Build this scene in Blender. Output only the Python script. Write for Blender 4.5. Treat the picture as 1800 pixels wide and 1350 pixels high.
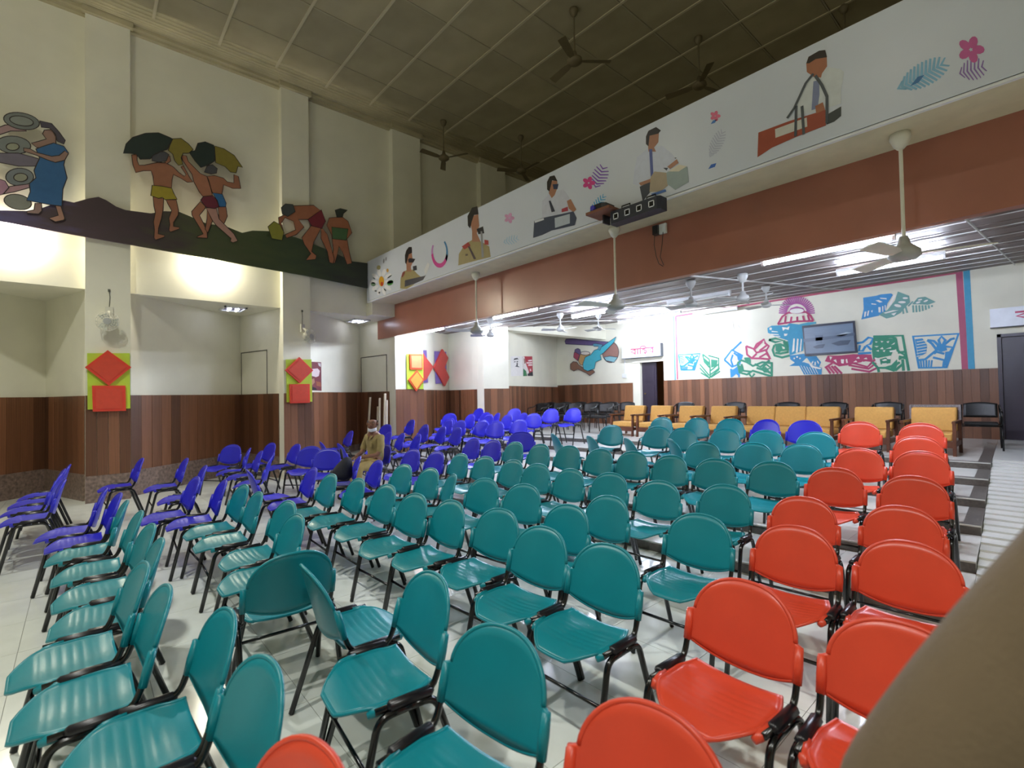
import bpy, bmesh, math, random
from mathutils import Vector, Matrix, Euler
random.seed(7)
S = bpy.context.scene
for o in list(bpy.data.objects): bpy.data.objects.remove(o)
COL = S.collection
rad = math.radians

# ------------------------------------------------------------------ camera
FPX = 861.0                                    # focal length in pixels of an 1800 px wide frame
CAMH = 1.6
YAW, PITCH, ROLL = rad(-48.578), rad(1.196), rad(-1.043)
FW = Vector((math.sin(YAW)*math.cos(PITCH), math.cos(YAW)*math.cos(PITCH), math.sin(PITCH)))
_r = Vector((math.cos(YAW), -math.sin(YAW), 0)); _u = _r.cross(FW)
RT = math.cos(ROLL)*_r + math.sin(ROLL)*_u
UP = -math.sin(ROLL)*_r + math.cos(ROLL)*_u
cam = bpy.data.cameras.new('camera'); camo = bpy.data.objects.new('camera', cam); COL.objects.link(camo)
cam.sensor_width = 36; cam.lens = FPX/1800*36; cam.clip_start = 0.05; cam.clip_end = 100
M = Matrix((RT, UP, -FW)).transposed().to_4x4(); M.translation = Vector((0, 0, CAMH)); camo.matrix_world = M
cam.dof.use_dof = True; cam.dof.focus_distance = 4.0; cam.dof.aperture_fstop = 2.4
S.camera = camo

# ------------------------------------------------------------------ world, exposure
w = bpy.data.worlds.new('world'); S.world = w; w.use_nodes = True
w.node_tree.nodes['Background'].inputs[0].default_value = (0.6, 0.65, 0.7, 1)
w.node_tree.nodes['Background'].inputs[1].default_value = 0.05
S.view_settings.view_transform = 'Standard'; S.view_settings.look = 'None'
S.view_settings.gamma = 1; S.view_settings.use_curve_mapping = False
S.view_settings.exposure = 1.35
TUBE_STRENGTH = 200.0        # the lit fluorescent tubes under the balcony
UP_WATTS = 22.0  # added fill lights that brighten the ceiling above the pendants
DOWN_WATTS = 205.0          # pendant lamps of the main hall, on the stage side
BULB_WATTS = 34.0           # bulbs hidden behind the painted board

# ------------------------------------------------------------------ survey helpers
def ray(px, py): return RT*((px-900)/FPX) - UP*((py-675)/FPX) + FW
def onx(px, py, x): d = ray(px, py); t = x/d.x; return Vector((x, d.y*t, CAMH+d.z*t))
def ony(px, py, y): d = ray(px, py); t = y/d.y; return Vector((d.x*t, y, CAMH+d.z*t))
def onz(px, py, z): d = ray(px, py); t = (z-CAMH)/d.z; return Vector((d.x*t, d.y*t, z))

# ------------------------------------------------------------------ materials
def lin(c):
    if isinstance(c, str): c = [int(c[i:i+2], 16) for i in (0, 2, 4)]
    return tuple((v/255/12.92 if v/255 <= .04045 else ((v/255+.055)/1.055)**2.4) for v in c)
MATS = {}
def mat(name, col, rough=.5, metal=0., var=.06, scale=6., bump=0., bscale=40., objvar=0., coat=0., stretch=(1, 1, 1), spec=.5, col2=None):
    if name in MATS: return MATS[name]
    m = bpy.data.materials.new(name); m.use_nodes = True; nt = m.node_tree; N = nt.nodes; L = nt.links
    b = N['Principled BSDF']; c = lin(col)
    b.inputs['Roughness'].default_value = rough; b.inputs['Metallic'].default_value = metal
    b.inputs['Specular IOR Level'].default_value = spec
    if coat: b.inputs['Coat Weight'].default_value = coat
    tc = N.new('ShaderNodeTexCoord'); mp = N.new('ShaderNodeMapping'); mp.inputs['Scale'].default_value = stretch
    L.new(tc.outputs['Object'], mp.inputs['Vector'])
    nz = N.new('ShaderNodeTexNoise'); nz.inputs['Scale'].default_value = scale; nz.inputs['Detail'].default_value = 5
    L.new(mp.outputs[0], nz.inputs['Vector'])
    rp = N.new('ShaderNodeValToRGB'); L.new(nz.outputs['Fac'], rp.inputs['Fac'])
    c2 = lin(col2) if col2 else tuple(min(1, v*(1+var)) for v in c)
    c1 = tuple(v*(1-var) for v in c)
    rp.color_ramp.elements[0].position = .3; rp.color_ramp.elements[1].position = .7
    rp.color_ramp.elements[0].color = (*c1, 1); rp.color_ramp.elements[1].color = (*c2, 1)
    out = rp.outputs['Color']
    if objvar:
        oi = N.new('ShaderNodeObjectInfo'); mr = N.new('ShaderNodeMapRange')
        mr.inputs['To Min'].default_value = 1-objvar; mr.inputs['To Max'].default_value = 1+objvar
        L.new(oi.outputs['Random'], mr.inputs['Value'])
        hs = N.new('ShaderNodeHueSaturation'); L.new(out, hs.inputs['Color']); L.new(mr.outputs[0], hs.inputs['Value']); out = hs.outputs['Color']
        L.new(oi.outputs['Random'], mp.inputs['Location']) if False else None
    L.new(out, b.inputs['Base Color'])
    if bump:
        n2 = N.new('ShaderNodeTexNoise'); n2.inputs['Scale'].default_value = bscale; n2.inputs['Detail'].default_value = 3
        L.new(mp.outputs[0], n2.inputs['Vector'])
        bp = N.new('ShaderNodeBump'); bp.inputs['Strength'].default_value = bump; bp.inputs['Distance'].default_value = .01
        L.new(n2.outputs['Fac'], bp.inputs['Height']); L.new(bp.outputs[0], b.inputs['Normal'])
    MATS[name] = m; return m
def emat(name, col, strength):
    if name in MATS: return MATS[name]
    m = bpy.data.materials.new(name); m.use_nodes = True; nt = m.node_tree
    b = nt.nodes['Principled BSDF']; c = lin(col)
    b.inputs['Base Color'].default_value = (*c, 1); b.inputs['Emission Color'].default_value = (*c, 1); b.inputs['Emission Strength'].default_value = strength
    MATS[name] = m; return m
def flat(col, rough=.55):                                   # print / paint colours
    return mat('paint_'+col, col, rough, var=.05, scale=14)

m_wall = mat('cream_wall', 'e6e3cf', .75, var=.045, scale=1.6, bump=.05, bscale=30)
m_ceil = mat('ceiling_board', 'a49a7d', .85, var=.14, scale=1.1, objvar=.10, col2='b0a688')
m_batten = mat('ceiling_batten', 'c2b99c', .7, var=.08)
m_batten2 = mat('ceiling_batten_thin', 'a89f84', .8, var=.1)
m_cornice = mat('cornice_paint', 'b7ad8c', .8, var=.12, scale=2.)
m_tile = mat('floor_tile', 'dcdfd6', .16, var=.05, scale=3, objvar=.025, spec=.5)
m_tread = mat('tread_slab', 'dadad2', .2, var=.05, scale=3, objvar=.03)
m_riser = mat('dark_granite', '5c5650', .35, var=.25, scale=30)
m_grout = mat('floor_grout', '9b9b92', .6)
m_plank = mat('wainscot_plank', '724b33', .42, var=.34, scale=2.2, objvar=.46, stretch=(9, 9, .5), bump=.08, bscale=12)
m_backing = mat('wainscot_backing', '3a2418', .7)
m_mosaic = mat('mosaic_base', '7d6a60', .4, var=.45, scale=22, bump=.25, bscale=26)
m_beam = mat('terracotta_beam', '9c6553', .28, var=.08, scale=2, bump=.06, bscale=3)
m_soffit = mat('soffit_cream', 'cfc6a6', .7, var=.06)
m_slat = mat('ceiling_slat', '6a5c56', .5, var=.18, scale=2, objvar=.14, stretch=(.3, 6, 6))
m_strip = mat('white_strip', 'bdbdba', .45)
m_banner = mat('banner_vinyl', 'cbd2de', .3, var=.02, scale=2, bump=.04, bscale=2)
m_white = mat('white_paint', 'e4e6e6', .4)
m_black = mat('black_steel', '060608', .22, var=.1, spec=.6)
m_sleeve = mat('black_plastic', '14131a', .3)
m_wood = mat('dark_teak', '5a3320', .35, var=.3, scale=5, stretch=(1, 1, .3))
m_yellow = mat('mustard_cushion', 'c6964e', .85, var=.08, scale=30, bump=.15, bscale=90)
m_blackvinyl = mat('black_vinyl', '0a0a0b', .45, var=.2)
m_door = mat('dark_door', '2b2230', .4, var=.15, scale=3)
m_khaki = mat('khaki_cloth', '8d7e50', .85, var=.14, scale=14, bump=.25, bscale=60)
m_khaki2 = mat('khaki_trousers', '9f8a58', .85, var=.12, scale=14, bump=.2, bscale=60)
m_khaki3 = mat('khaki_shirt_near', '6f5f49', .9, var=.08, scale=9, bump=.15, bscale=140)
m_skin = mat('skin_brown', '7d5540', .55, var=.1, scale=12)
m_hair = mat('black_hair', '14110f', .6)
COLORS = {'t': mat('teal_plastic', '0c828e', .33, var=.05, scale=5), 'b': mat('blue_plastic', '2929be', .33, var=.05, scale=5),
          'r': mat('red_plastic', 'd8492f', .33, var=.05, scale=5)}

# ------------------------------------------------------------------ mesh helpers
class MB:
    def __init__(s): s.v = []; s.f = []
    def add(s, vs, fs):
        n = len(s.v); s.v += [tuple(p) for p in vs]; s.f += [tuple(i+n for i in f) for f in fs]; return s
    def box(s, x0, x1, y0, y1, z0, z1, rot=0, about=None):
        vs = [(x, y, z) for z in (z0, z1) for (x, y) in ((x0, y0), (x1, y0), (x1, y1), (x0, y1))]
        if rot:
            cx, cy = about or ((x0+x1)/2, (y0+y1)/2); c, t = math.cos(rot), math.sin(rot)
            vs = [(cx+(x-cx)*c-(y-cy)*t, cy+(x-cx)*t+(y-cy)*c, z) for x, y, z in vs]
        return s.add(vs, [(3, 2, 1, 0), (4, 5, 6, 7), (0, 1, 5, 4), (1, 2, 6, 5), (2, 3, 7, 6), (3, 0, 4, 7)])
    def tube(s, path, r, n=8, cap=True, flatten=1.0):
        P = [Vector(p) for p in path]; rs = r if isinstance(r, (list, tuple)) else [r]*len(P)
        rings = []; prev = None
        for i, p in enumerate(P):
            t = ((P[min(i+1, len(P)-1)]-P[max(i-1, 0)])).normalized()
            if prev is None:
                a = Vector((0, 0, 1)) if abs(t.z) < .9 else Vector((1, 0, 0)); u = t.cross(a).normalized()
            else: u = (prev-t*prev.dot(t)).normalized()
            prev = u; v = t.cross(u)
            rings.append([p+(u*math.cos(2*math.pi*k/n)+v*math.sin(2*math.pi*k/n)*flatten)*rs[i] for k in range(n)])
        vs = [q for rg in rings for q in rg]; fs = []
        for i in range(len(P)-1):
            for k in range(n): fs.append((i*n+k, i*n+(k+1) % n, (i+1)*n+(k+1) % n, (i+1)*n+k))
        if cap: fs.append(tuple(range(n-1, -1, -1))); fs.append(tuple((len(P)-1)*n+k for k in range(n)))
        return s.add(vs, fs)
    def lathe(s, prof, n=16, origin=(0, 0, 0), axis='z', cap=True):
        vs = []; fs = []; o = Vector(origin)
        for (r, h) in prof:
            for k in range(n):
                a = 2*math.pi*k/n; p = Vector((r*math.cos(a), r*math.sin(a), h))
                if axis == 'x': p = Vector((p.z, p.x, p.y))
                if axis == 'y': p = Vector((p.x, p.z, p.y))
                vs.append(o+p)
        for i in range(len(prof)-1):
            for k in range(n): fs.append((i*n+k, i*n+(k+1) % n, (i+1)*n+(k+1) % n, (i+1)*n+k))
        if cap: fs.append(tuple(range(n-1, -1, -1))); fs.append(tuple((len(prof)-1)*n+k for k in range(n)))
        return s.add(vs, fs)
    def prism(s, poly, z0, z1):                              # poly: (x, y) counter-clockwise
        n = len(poly); vs = [(x, y, z0) for x, y in poly]+[(x, y, z1) for x, y in poly]
        return s.add(vs, [tuple(range(n-1, -1, -1)), tuple(range(n, 2*n))]+[(i, (i+1) % n, n+(i+1) % n, n+i) for i in range(n)])
    def sheet(s, pts, thick_dir):                            # flat plate: 3D polygon extruded by a vector
        n = len(pts); d = Vector(thick_dir); P = [Vector(p) for p in pts]
        return s.add(P+[p+d for p in P], [tuple(range(n-1, -1, -1)), tuple(range(n, 2*n))]+[(i, (i+1) % n, n+(i+1) % n, n+i) for i in range(n)])
    def mesh(s, name, m, smooth=False, fix=True):
        me = bpy.data.meshes.new(name); me.from_pydata(s.v, [], s.f)
        if fix:
            bm = bmesh.new(); bm.from_mesh(me); bmesh.ops.recalc_face_normals(bm, faces=bm.faces); bm.to_mesh(me); bm.free()
        me.materials.append(m)
        if smooth:
            for p in me.polygons: p.use_smooth = True
        me.update(); return me
    def build(s, name, m, parent=None, smooth=False):
        return link(name, s.mesh(name, m, smooth), parent)
def link(name, me, parent=None, loc=None, rotz=0, scale=None):
    o = bpy.data.objects.new(name, me); COL.objects.link(o)
    if parent is not None: o.parent = parent
    if loc is not None: o.location = loc
    if rotz: o.rotation_euler = (0, 0, rotz)
    if scale is not None: o.scale = scale
    return o
def empty(name, loc=(0, 0, 0), rotz=0, parent=None):
    o = bpy.data.objects.new(name, None); COL.objects.link(o); o.location = loc; o.rotation_euler = (0, 0, rotz); o.empty_display_size = .1
    if parent is not None: o.parent = parent
    return o
def tag(o, label, cat, group=None):
    o['label'] = label; o['category'] = cat
    if group: o['group'] = group
    return o
def struct(o): o['kind'] = 'structure'; return o
UNIT = {}
def unit(name, m):
    k = (name, m.name)
    if k not in UNIT: UNIT[k] = MB().box(-.5, .5, -.5, .5, -.5, .5).mesh(name, m)
    return UNIT[k]
def piece(name, m, parent, x0, x1, y0, y1, z0, z1):
    return link(name, unit(name, m), parent, ((x0+x1)/2, (y0+y1)/2, (z0+z1)/2), 0, (abs(x1-x0), abs(y1-y0), abs(z1-z0)))

# ------------------------------------------------------------------ floor and tiers
DZ = .09
YR = [4.35+.98*i for i in range(6)]
def gx(x): return .045*(x+2.3)-.03*max(0., -5-x)**2
def floor_z(x, y): return DZ*sum(1 for q in YR if y-gx(x) > q)
def xedge(y): return -.52-.05*(y-5.3)
YB = 13.5                                                  # back wall
floor = struct(MB().box(-14.5, 6, -8, 15, -.2, -.004).build('floor', m_grout))
front_floor = MB().box(.9, 6, -8, 4.3, -.003, 0).box(-14, .9, -8, -1.53, -.003, 0)
front_floor.build('floor_margin', m_tile, floor)
T = .6
for i in range(23):
    for j in range(10):
        x0 = -12.9+i*T; y0 = -1.5+j*T
        if y0-gx(x0+.3) > 4.35: continue
        piece('floor_tile', m_tile, floor, x0+.0015, x0+T-.0015, y0+.0015, y0+T-.0015, -.003, 0)
def tier_y(n, x): return YR[n]+gx(x)
XS = [-13.6, -12.6]+[-11.8+.8*i for i in range(14)]
for n in range(6):
    z1 = DZ*(n+1)
    xs = [x for x in XS if x < -1.0]
    for a, b in zip(xs, xs[1:]+[None]):
        rows_ = [(n, n+1)] if n < 5 else None
        if n < 5:
            bits = [(lambda x, n=n: tier_y(n, x), lambda x, n=n: tier_y(n+1, x))]
        else:
            bits = [(lambda x: tier_y(5, x), lambda x: 10.6), (lambda x: 10.6, lambda x: 12.0), (lambda x: 12.0, lambda x: YB+.05)]
        for lo, hi in bits:
            if b is None:
                ea = lambda y: xedge(y)
                poly = [(a, lo(a)), (ea(lo(-.6)), lo(-.6)), (ea(hi(-.6)), hi(-.6)), (a, hi(a))]
            else: poly = [(a, lo(a)), (b-.002, lo(b)), (b-.002, hi(b)), (a, hi(a))]
            poly = [poly[0], poly[1], (poly[2][0], poly[2][1]-.002), (poly[3][0], poly[3][1]-.002)]
            MB().prism(poly, z1-DZ-.01, z1).build('tread_slab', m_tread, floor)
    # riser facing and the dark band that edges each tread along the aisle
    m = MB(); N_ = 26
    xr = xedge(tier_y(n, -.7))-.002; xa = [-13.4+i*(13.4+xr)/N_ for i in range(N_+1)]
    for a, b in zip(xa, xa[1:]):
        m.prism([(a, tier_y(n, a)-.012), (b, tier_y(n, b)-.012), (b, tier_y(n, b)+.004), (a, tier_y(n, a)+.004)], z1-DZ, z1-.012)
    m.build('tier_riser', m_riser, floor)
    if n >= 2:
        m = MB(); ya = tier_y(n, -.7)+.02; yb = (tier_y(n+1, -.7) if n < 5 else 11.6)-.02
        m.prism([(xedge(ya)-.13, ya), (xedge(ya), ya), (xedge(yb), yb), (xedge(yb)-.13, yb)], z1-.02, z1+.002)
        m.prism([(xedge(ya)-1.2, ya), (xedge(ya)-.13, ya), (xedge(ya)-.13, ya+.08), (xedge(ya)-1.2, ya+.08)], z1-.02, z1+.0015)
        m.build('edging_strip', m_riser, floor)
m_aisle = mat('aisle_step', 'd6d7d0', .3, var=.05, scale=3)
for j in range(30):                                        # the aisle climbs in shallow half steps
    y0 = 4.1+.196*j; y1 = y0+.196-.002; z1 = min(.54, .018*(j+1))
    if j == 29: y1 = YB+.05
    MB().prism([(xedge(y0)+.005, y0), (6, y0), (6, y1), (xedge(y1)+.005, y1)], -.05, z1).build('aisle_step', m_aisle, floor)

# ------------------------------------------------------------------ walls
PX, WX = -10.25, -10.42                                    # pillar face, upper wall face
ZC = 8.0
BEAMZ = 3.42
PIL = [(-2.9, -2.33), (.06, .63), (3.02, 3.55), (5.46, 6.2), (8.05, 8.93)]
def cz(y): return 3.12+(y-5.5)*.10                        # sloping ceiling under the balcony
wl = struct(MB().box(WX-.4, WX, -8, YB+.3, BEAMZ, ZC).build('wall_left', m_wall))
for k, (a, b) in enumerate(PIL):
    MB().box(WX-.35, PX, a, b, -.02, ZC-.02).build('pillar', m_wall, wl)
    if k >= 1:                                     # timber facing of the pillar foot
        zf = .43 if k < 3 else .3
        n = 4; ww = (b-a)/n
        for i in range(n):
            piece('wainscot_plank', m_plank, wl, PX+.001, PX+.016, a+i*ww+.002, a+(i+1)*ww-.002, zf, 1.70 if k < 3 else 1.76)
        MB().box(PX, PX+.012, a, b, -.02, zf).build('mosaic_plinth', m_mosaic, wl)
# saw-tooth bays behind the pillars: (start, deep corner, end)
BAYS = [((-10.45, -2.33), (-12.05, -.46), (-10.55, .06), BEAMZ, 1.70), ((-10.45, .63), (-12.05, 2.65), (-10.55, 3.02), BEAMZ, 1.70),
        ((-10.45, 3.55), (-11.9, 5.35), (-10.55, 5.46), BEAMZ, 1.72), ((-10.45, 6.2), (-12.05, 8.15), (-10.55, 8.05), 3.5, 1.75),
        ((-10.45, 8.93), (-12.7, YB), None, 4.2, 1.84)]
ws = struct(MB().box(-14.6, -14.5, -8, 15, -.2, 4.4).build('wall_bays', m_wall))
def wall_seg(p, q, z0, z1, th=.12):
    p = Vector((*p, 0)); q = Vector((*q, 0)); d = (q-p).normalized(); n = Vector((d.y, -d.x, 0))
    if n.x < 0: n = -n
    return p, q, d, n
def seg_box(m, p, q, off0, off1, z0, z1, n):
    m.sheet([p+n*off0+Vector((0, 0, z0)), q+n*off0+Vector((0, 0, z0)), q+n*off0+Vector((0, 0, z1)), p+n*off0+Vector((0, 0, z1))], n*(off1-off0))
def wains(parent, p, q, zb, zt, pw, face=.0):
    p_, q_, d, n = wall_seg(p, q, 0, 0); Lh = (q_-p_).length; cnt = max(1, round(Lh/pw)); pw = Lh/cnt
    ang = math.atan2(d.y, d.x)
    for i in range(cnt):
        c = p_+d*(i+.5)*pw+n*(.009+random.uniform(0, .003))
        link('wainscot_plank', unit('wainscot_plank', m_plank), parent, (c.x, c.y, (zb+zt)/2), ang, (pw-.006, .014, zt-zb))
    m = MB(); seg_box(m, p_, q_, 0, .004, zb, zt-.005, n); m.build('wainscot_backing', m_backing, parent)
for k, (p, c, q, zc, zw) in enumerate(BAYS):
    segs = [(p, c)]+([(c, q)] if q else [])
    for si, (a, b) in enumerate(segs):
        P, Q, d, n = wall_seg(a, b, 0, 0)
        if si == 1 and n.y > 0: n = -n
        m = MB(); seg_box(m, P-d*.04, Q+d*.04, -.12, 0, -.1, zc+.05, n); m.build('bay_wall', m_wall, ws)
        zb = .43 if k < 3 else .36
        P2, Q2, d2, n2 = P, Q, d, n
        Lh = (Q-P).length; pw = .2 if k < 3 else .12; cnt = max(1, round(Lh/pw)); pw = Lh/cnt; ang = math.atan2(d.y, d.x)
        for i in range(cnt):
            cc = P+d*(i+.5)*pw+n*(.010+random.uniform(0, .004))
            link('wainscot_plank', unit('wainscot_plank', m_plank), ws, (cc.x, cc.y, (zb+zw)/2), ang, (pw-.006, .014, zw-zb))
        m = MB(); seg_box(m, P, Q, 0, .004, zb, zw-.004, n); m.build('wainscot_backing', m_backing, ws)
        m = MB(); seg_box(m, P, Q, 0, .03, -.05, zb, n); m.build('mosaic_plinth', m_mosaic, ws)
# bay ceilings
MB().box(-12.6, WX-.399, -3, 5.7, BEAMZ+.001, BEAMZ+.1).build('bay_ceiling', m_wall, ws)
# flush doors in the return walls (thin dark joints)
m_joint = mat('door_joint', '3d3a30', .7)
def panel_joint(p, q, z0, z1, f0, f1):
    P, Q, d, n = wall_seg(p, q, 0, 0)
    if n.y > 0: n = -n
    a = P+(Q-P)*f0; b = P+(Q-P)*f1; m = MB(); t = .018
    def strip(u0, u1, za, zb):
        A = P+d*u0+n*.001; B = P+d*u1+n*.001
        m.sheet([A+Vector((0, 0, za)), B+Vector((0, 0, za)), B+Vector((0, 0, zb)), A+Vector((0, 0, zb))], n*.006)
    u0 = (a-P).length; u1 = (b-P).length
    strip(u0, u0+t, z0, z1); strip(u1-t, u1, z0, z1); strip(u0, u1, z1-t, z1)
    m.build('panel_joint', m_joint, ws)
panel_joint((-12.05, 2.65), (-10.55, 3.02), 1.70, 2.62, .03, .72)
panel_joint((-11.9, 5.35), (-10.55, 5.46), 1.72, 2.60, .04, .93)

# back wall with two door openings
DX0, DX1, DH = -9.35, -8.22, 2.62
EX0, EX1, EH = -.89, .35, 2.6
bw = MB()
for a, b, z0, z1 in ((-13.2, DX0, -.1, 8), (DX0, DX1, DH, 8), (DX1, EX0, -.1, 8), (EX0, EX1, EH, 8), (EX1, 6, -.1, 8)): bw.box(a, b, YB, YB+.22, z0, z1)
wb = struct(bw.build('wall_back', m_wall))
ZF = .54
def planks_back(x0, x1, pw, z0, z1):
    cnt = max(1, round((x1-x0)/pw)); pw = (x1-x0)/cnt
    for i in range(cnt):
        e = random.uniform(0, .004)
        piece('wainscot_plank', m_plank, wb, x0+i*pw+.002, x0+(i+1)*pw-.002, YB-.018-e, YB-.002, z0, z1)
    MB().box(x0, x1, YB-.004, YB+.001, z0, z1-.004).build('wainscot_backing', m_backing, wb)
planks_back(-12.68, DX0, .12, ZF-.02, 1.90); planks_back(DX1, EX0, .13, ZF-.02, 1.94); planks_back(EX1, 4, .2, ZF-.02, 1.94)
struct(MB().box(5.9, 6.0, -8, 15, -.2, 8.1).build('wall_right', m_wall))
struct(MB().box(-14.6, 6, -8.1, -8, -.2, 8.1).build('wall_front', m_wall))
MB().box(-13, 6, 16.0, 16.1, -.2, 4).build('corridor_wall', mat('corridor_paint', 'b0703f', .7), wb)
MB().box(-13, 6, YB+.2, 16.1, 2.9, 3.0).build('corridor_ceiling', m_wall, wb)

# doors
d1 = struct(empty('door_1', (DX0, YB, ZF)))
def door_leaf(parent, w_, h, th, panels, name='door_leaf'):
    m = MB().box(0, w_, -th/2, th/2, 0, h); o = m.build(name, m_door, parent)
    for (a, b, c, d) in panels:
        q = MB().box(a, b, -th/2-.012, th/2+.012, c, d); q.build('door_panel', m_door, o)
    return o
for x in (DX0+.24, ):                                       # white reveal on the left, leaf standing ajar
    pass
MB().box(0, .0+.28, -.002, .20, 0, DH-ZF-.0).build('door_reveal', m_wall, d1)
lf = door_leaf(d1, .50, 2.0, .045, [(.07, .43, .12, .58), (.07, .43, .70, 1.25), (.07, .43, 1.38, 1.88)])
lf.location = (.29, .12, .0); lf.rotation_euler = (0, 0, rad(4))
h_ = MB().lathe([(.012, 0), (.022, .02), (.022, .05), (.01, .06)], 10, (.45, -.03, 1.0), 'y').build('door_handle', mat('brass', 'b59a5a', .3, .9), d1)
MB().box(.0, DX1-DX0, -.03, .0, 2.0, 2.08).build('door_lintel', m_wall, d1)
d2 = struct(empty('door_2', (EX0, YB, ZF)))
MB().box(0, .06, -.03, .12, 0, EH-ZF).box(EX1-EX0-.06, EX1-EX0, -.03, .12, 0, EH-ZF).box(0, EX1-EX0, -.03, .12, EH-ZF-.06, EH-ZF).build('door_frame', m_door, d2)
lf2 = door_leaf(d2, EX1-EX0-.12, EH-ZF-.06, .045, [(.08, .52, .15, .85), (.6, 1.04, .15, .85), (.08, .52, 1.0, 1.85), (.6, 1.04, 1.0, 1.85)])
lf2.location = (.06, .06, 0)

# ------------------------------------------------------------------ main ceiling
ceil = struct(MB().box(-14.6, 6, -8, 15, ZC+.02, ZC+.2).build('ceiling', m_ceil))
CX = [-10.2]+[-9.1+1.1*i for i in range(11)]; CY = [-3.06+.96*i+.14 for i in range(18)]
for i in range(len(CX)-1):
    for j in range(len(CY)-1):
        if CX[i] > 1.5: continue
        piece('ceiling_panel', m_ceil, ceil, CX[i]+.02, CX[i+1]-.02, CY[j]+.02, CY[j+1]-.02, ZC+.004, ZC+.02)
for x in CX: piece('ceiling_batten', m_batten2, ceil, x-.012, x+.012, CY[0], CY[-1], ZC-.004, ZC+.02)
for y in CY: piece('ceiling_batten', m_batten, ceil, -10.2, CX[-1], y-.022, y+.022, ZC-.010, ZC+.02)
m = MB()
for (dx, z0) in ((.08, 7.86), (.16, 7.90), (.26, 7.95)): m.box(WX, WX+dx, -8, YB, z0, ZC+.01)
m.build('cornice', m_cornice, wl)
m = MB(); pts = [(WX+.26+.52*(1-math.cos(a)), 7.93+.075*math.sin(a)) for a in [i*math.pi/16 for i in range(9)]]
for (xa, za), (xb, zb) in zip(pts, pts[1:]): m.sheet([(xa, -8, za), (xb, -8, zb), (xb, YB, zb), (xa, YB, za)], (0, 0, .05))
m.build('ceiling_cove', m_cornice, wl, True)
for a, b in PIL: MB().box(PX-.02, PX+.07, a-.04, b+.04, 7.84, ZC-.005).build('pillar_capital', m_cornice, wl)

# ------------------------------------------------------------------ balcony
YBAL = 4.8
bal = struct(MB().box(PX-.02, 6, YBAL+.02, YBAL+.22, 3.72, 4.57).box(PX-.02, 6, YBAL+.02, 5.72, 3.70, 3.80).build('balcony', m_soffit))
MB().box(-11.0, 6, 5.4, 5.5, 2.98, 3.70).build('balcony_beam', m_beam, bal)
MB().box(PX-.02, 6, YBAL-.005, YBAL+.03, 3.695, 3.715).build('soffit_trim', m_white, bal)
MB().box(PX-.2, PX+.12, YBAL+.05, 5.42, 3.42, 3.70).build('corbel', m_wall, bal)
b_ = MB(); b_.add([(-12.7, 5.5, cz(5.5)+.06), (6, 5.5, cz(5.5)+.06), (6, YB, cz(YB)+.06), (-12.7, YB, cz(YB)+.06), (-12.7, 5.5, 4.2), (6, 5.5, 4.2), (6, YB, 4.6), (-12.7, YB, 4.6)],
                  [(0, 1, 2, 3), (4, 7, 6, 5), (0, 4, 5, 1), (1, 5, 6, 2), (2, 6, 7, 3), (3, 7, 4, 0)])
b_.build('balcony_slab', m_soffit, bal)
# boarded ceiling under the balcony, laid along the hall's width
cu = struct(empty('ceiling_under_balcony'))
sl = math.atan(.10); ny = 28; wy = (YB-5.5)/ny
for i in range(ny):
    y0 = 5.5+i*wy; yc = y0+wy/2
    o = link('ceiling_slat', unit('ceiling_slat', m_slat), cu, (-3.4, yc, cz(yc)+.03+.004*(i % 2)), 0, (18.6, wy-.012, .03)); o.rotation_euler = (sl, 0, 0)
    if i % 3 == 1:
        o = link('metal_strip', unit('metal_strip', m_strip), cu, (-3.4, y0, cz(y0)+.006), 0, (18.6, .014, .010)); o.rotation_euler = (sl, 0, 0)
for x in (-9.0, -6.2, -3.4, -.6):
    m = MB(); m.tube([(x, 5.8, cz(5.8)-.01), (x, YB-.1, cz(YB-.1)-.01)], .012, 6); m.build('conduit', m_strip, cu)

# ------------------------------------------------------------------ lights of the hall
m_tube = emat('lit_tube', 'dfe9ff', TUBE_STRENGTH)
def tube_light(loc, label, group, lit=m_tube, length=1.2, rotz=0):
    t = tag(empty('tube_light', loc, rotz), label, 'light', group); h = length/2
    MB().box(-h-.03, h+.03, -.03, .03, .02, .075).build('batten', m_white, t)
    MB().box(-h-.03, -h, -.018, .018, -.022, .03).build('tube_holder', m_white, t); MB().box(h, h+.03, -.018, .018, -.022, .03).build('tube_holder', m_white, t)
    MB().tube([(-h, 0, 0), (h, 0, 0)], .016, 8).build('tube', lit, t)
    return t
def under_ceiling(px, py, drop):
    y = 8.
    for _ in range(40):
        p = onz(px, py, cz(y)-drop); y = .5*y+.5*p.y
    return (p.x, p.y, cz(p.y)-drop)
for px, py, lab in ((1446, 443, 'lit tube light nearest the camera, just behind the terracotta beam'), (1560, 468, 'lit tube light above the right end of the painted mural'),
                    (1044, 552, 'lit tube light left of the middle long-rod fan'), (1118, 563, 'lit tube light above the exit sign near the open door'),
                    (1160, 556, 'lit tube light between the exit sign and the mural corner'), (905, 552, 'lit tube light right of the left long-rod fan'),
                    (858, 584, 'small distant lit tube light above the white pillar'), (722, 589, 'lit tube light against the pillar with the orange panels')):
    p = under_ceiling(px, py, .10)
    if px == 722: p = (-9.62, 6.0, cz(6.0)-.10)
    tube_light(p, lab, 'lit tubes under the balcony')
m_off = mat('unlit_tube', 'dcdedc', .3)
for px, py, lab in ((1256, 549, 'unlit white tube batten left of the red sun motif'), (1226, 527, 'unlit white tube batten near the middle of the boarded ceiling')):
    tube_light(under_ceiling(px, py, .12), lab, 'unlit tubes under the balcony', m_off)
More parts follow.
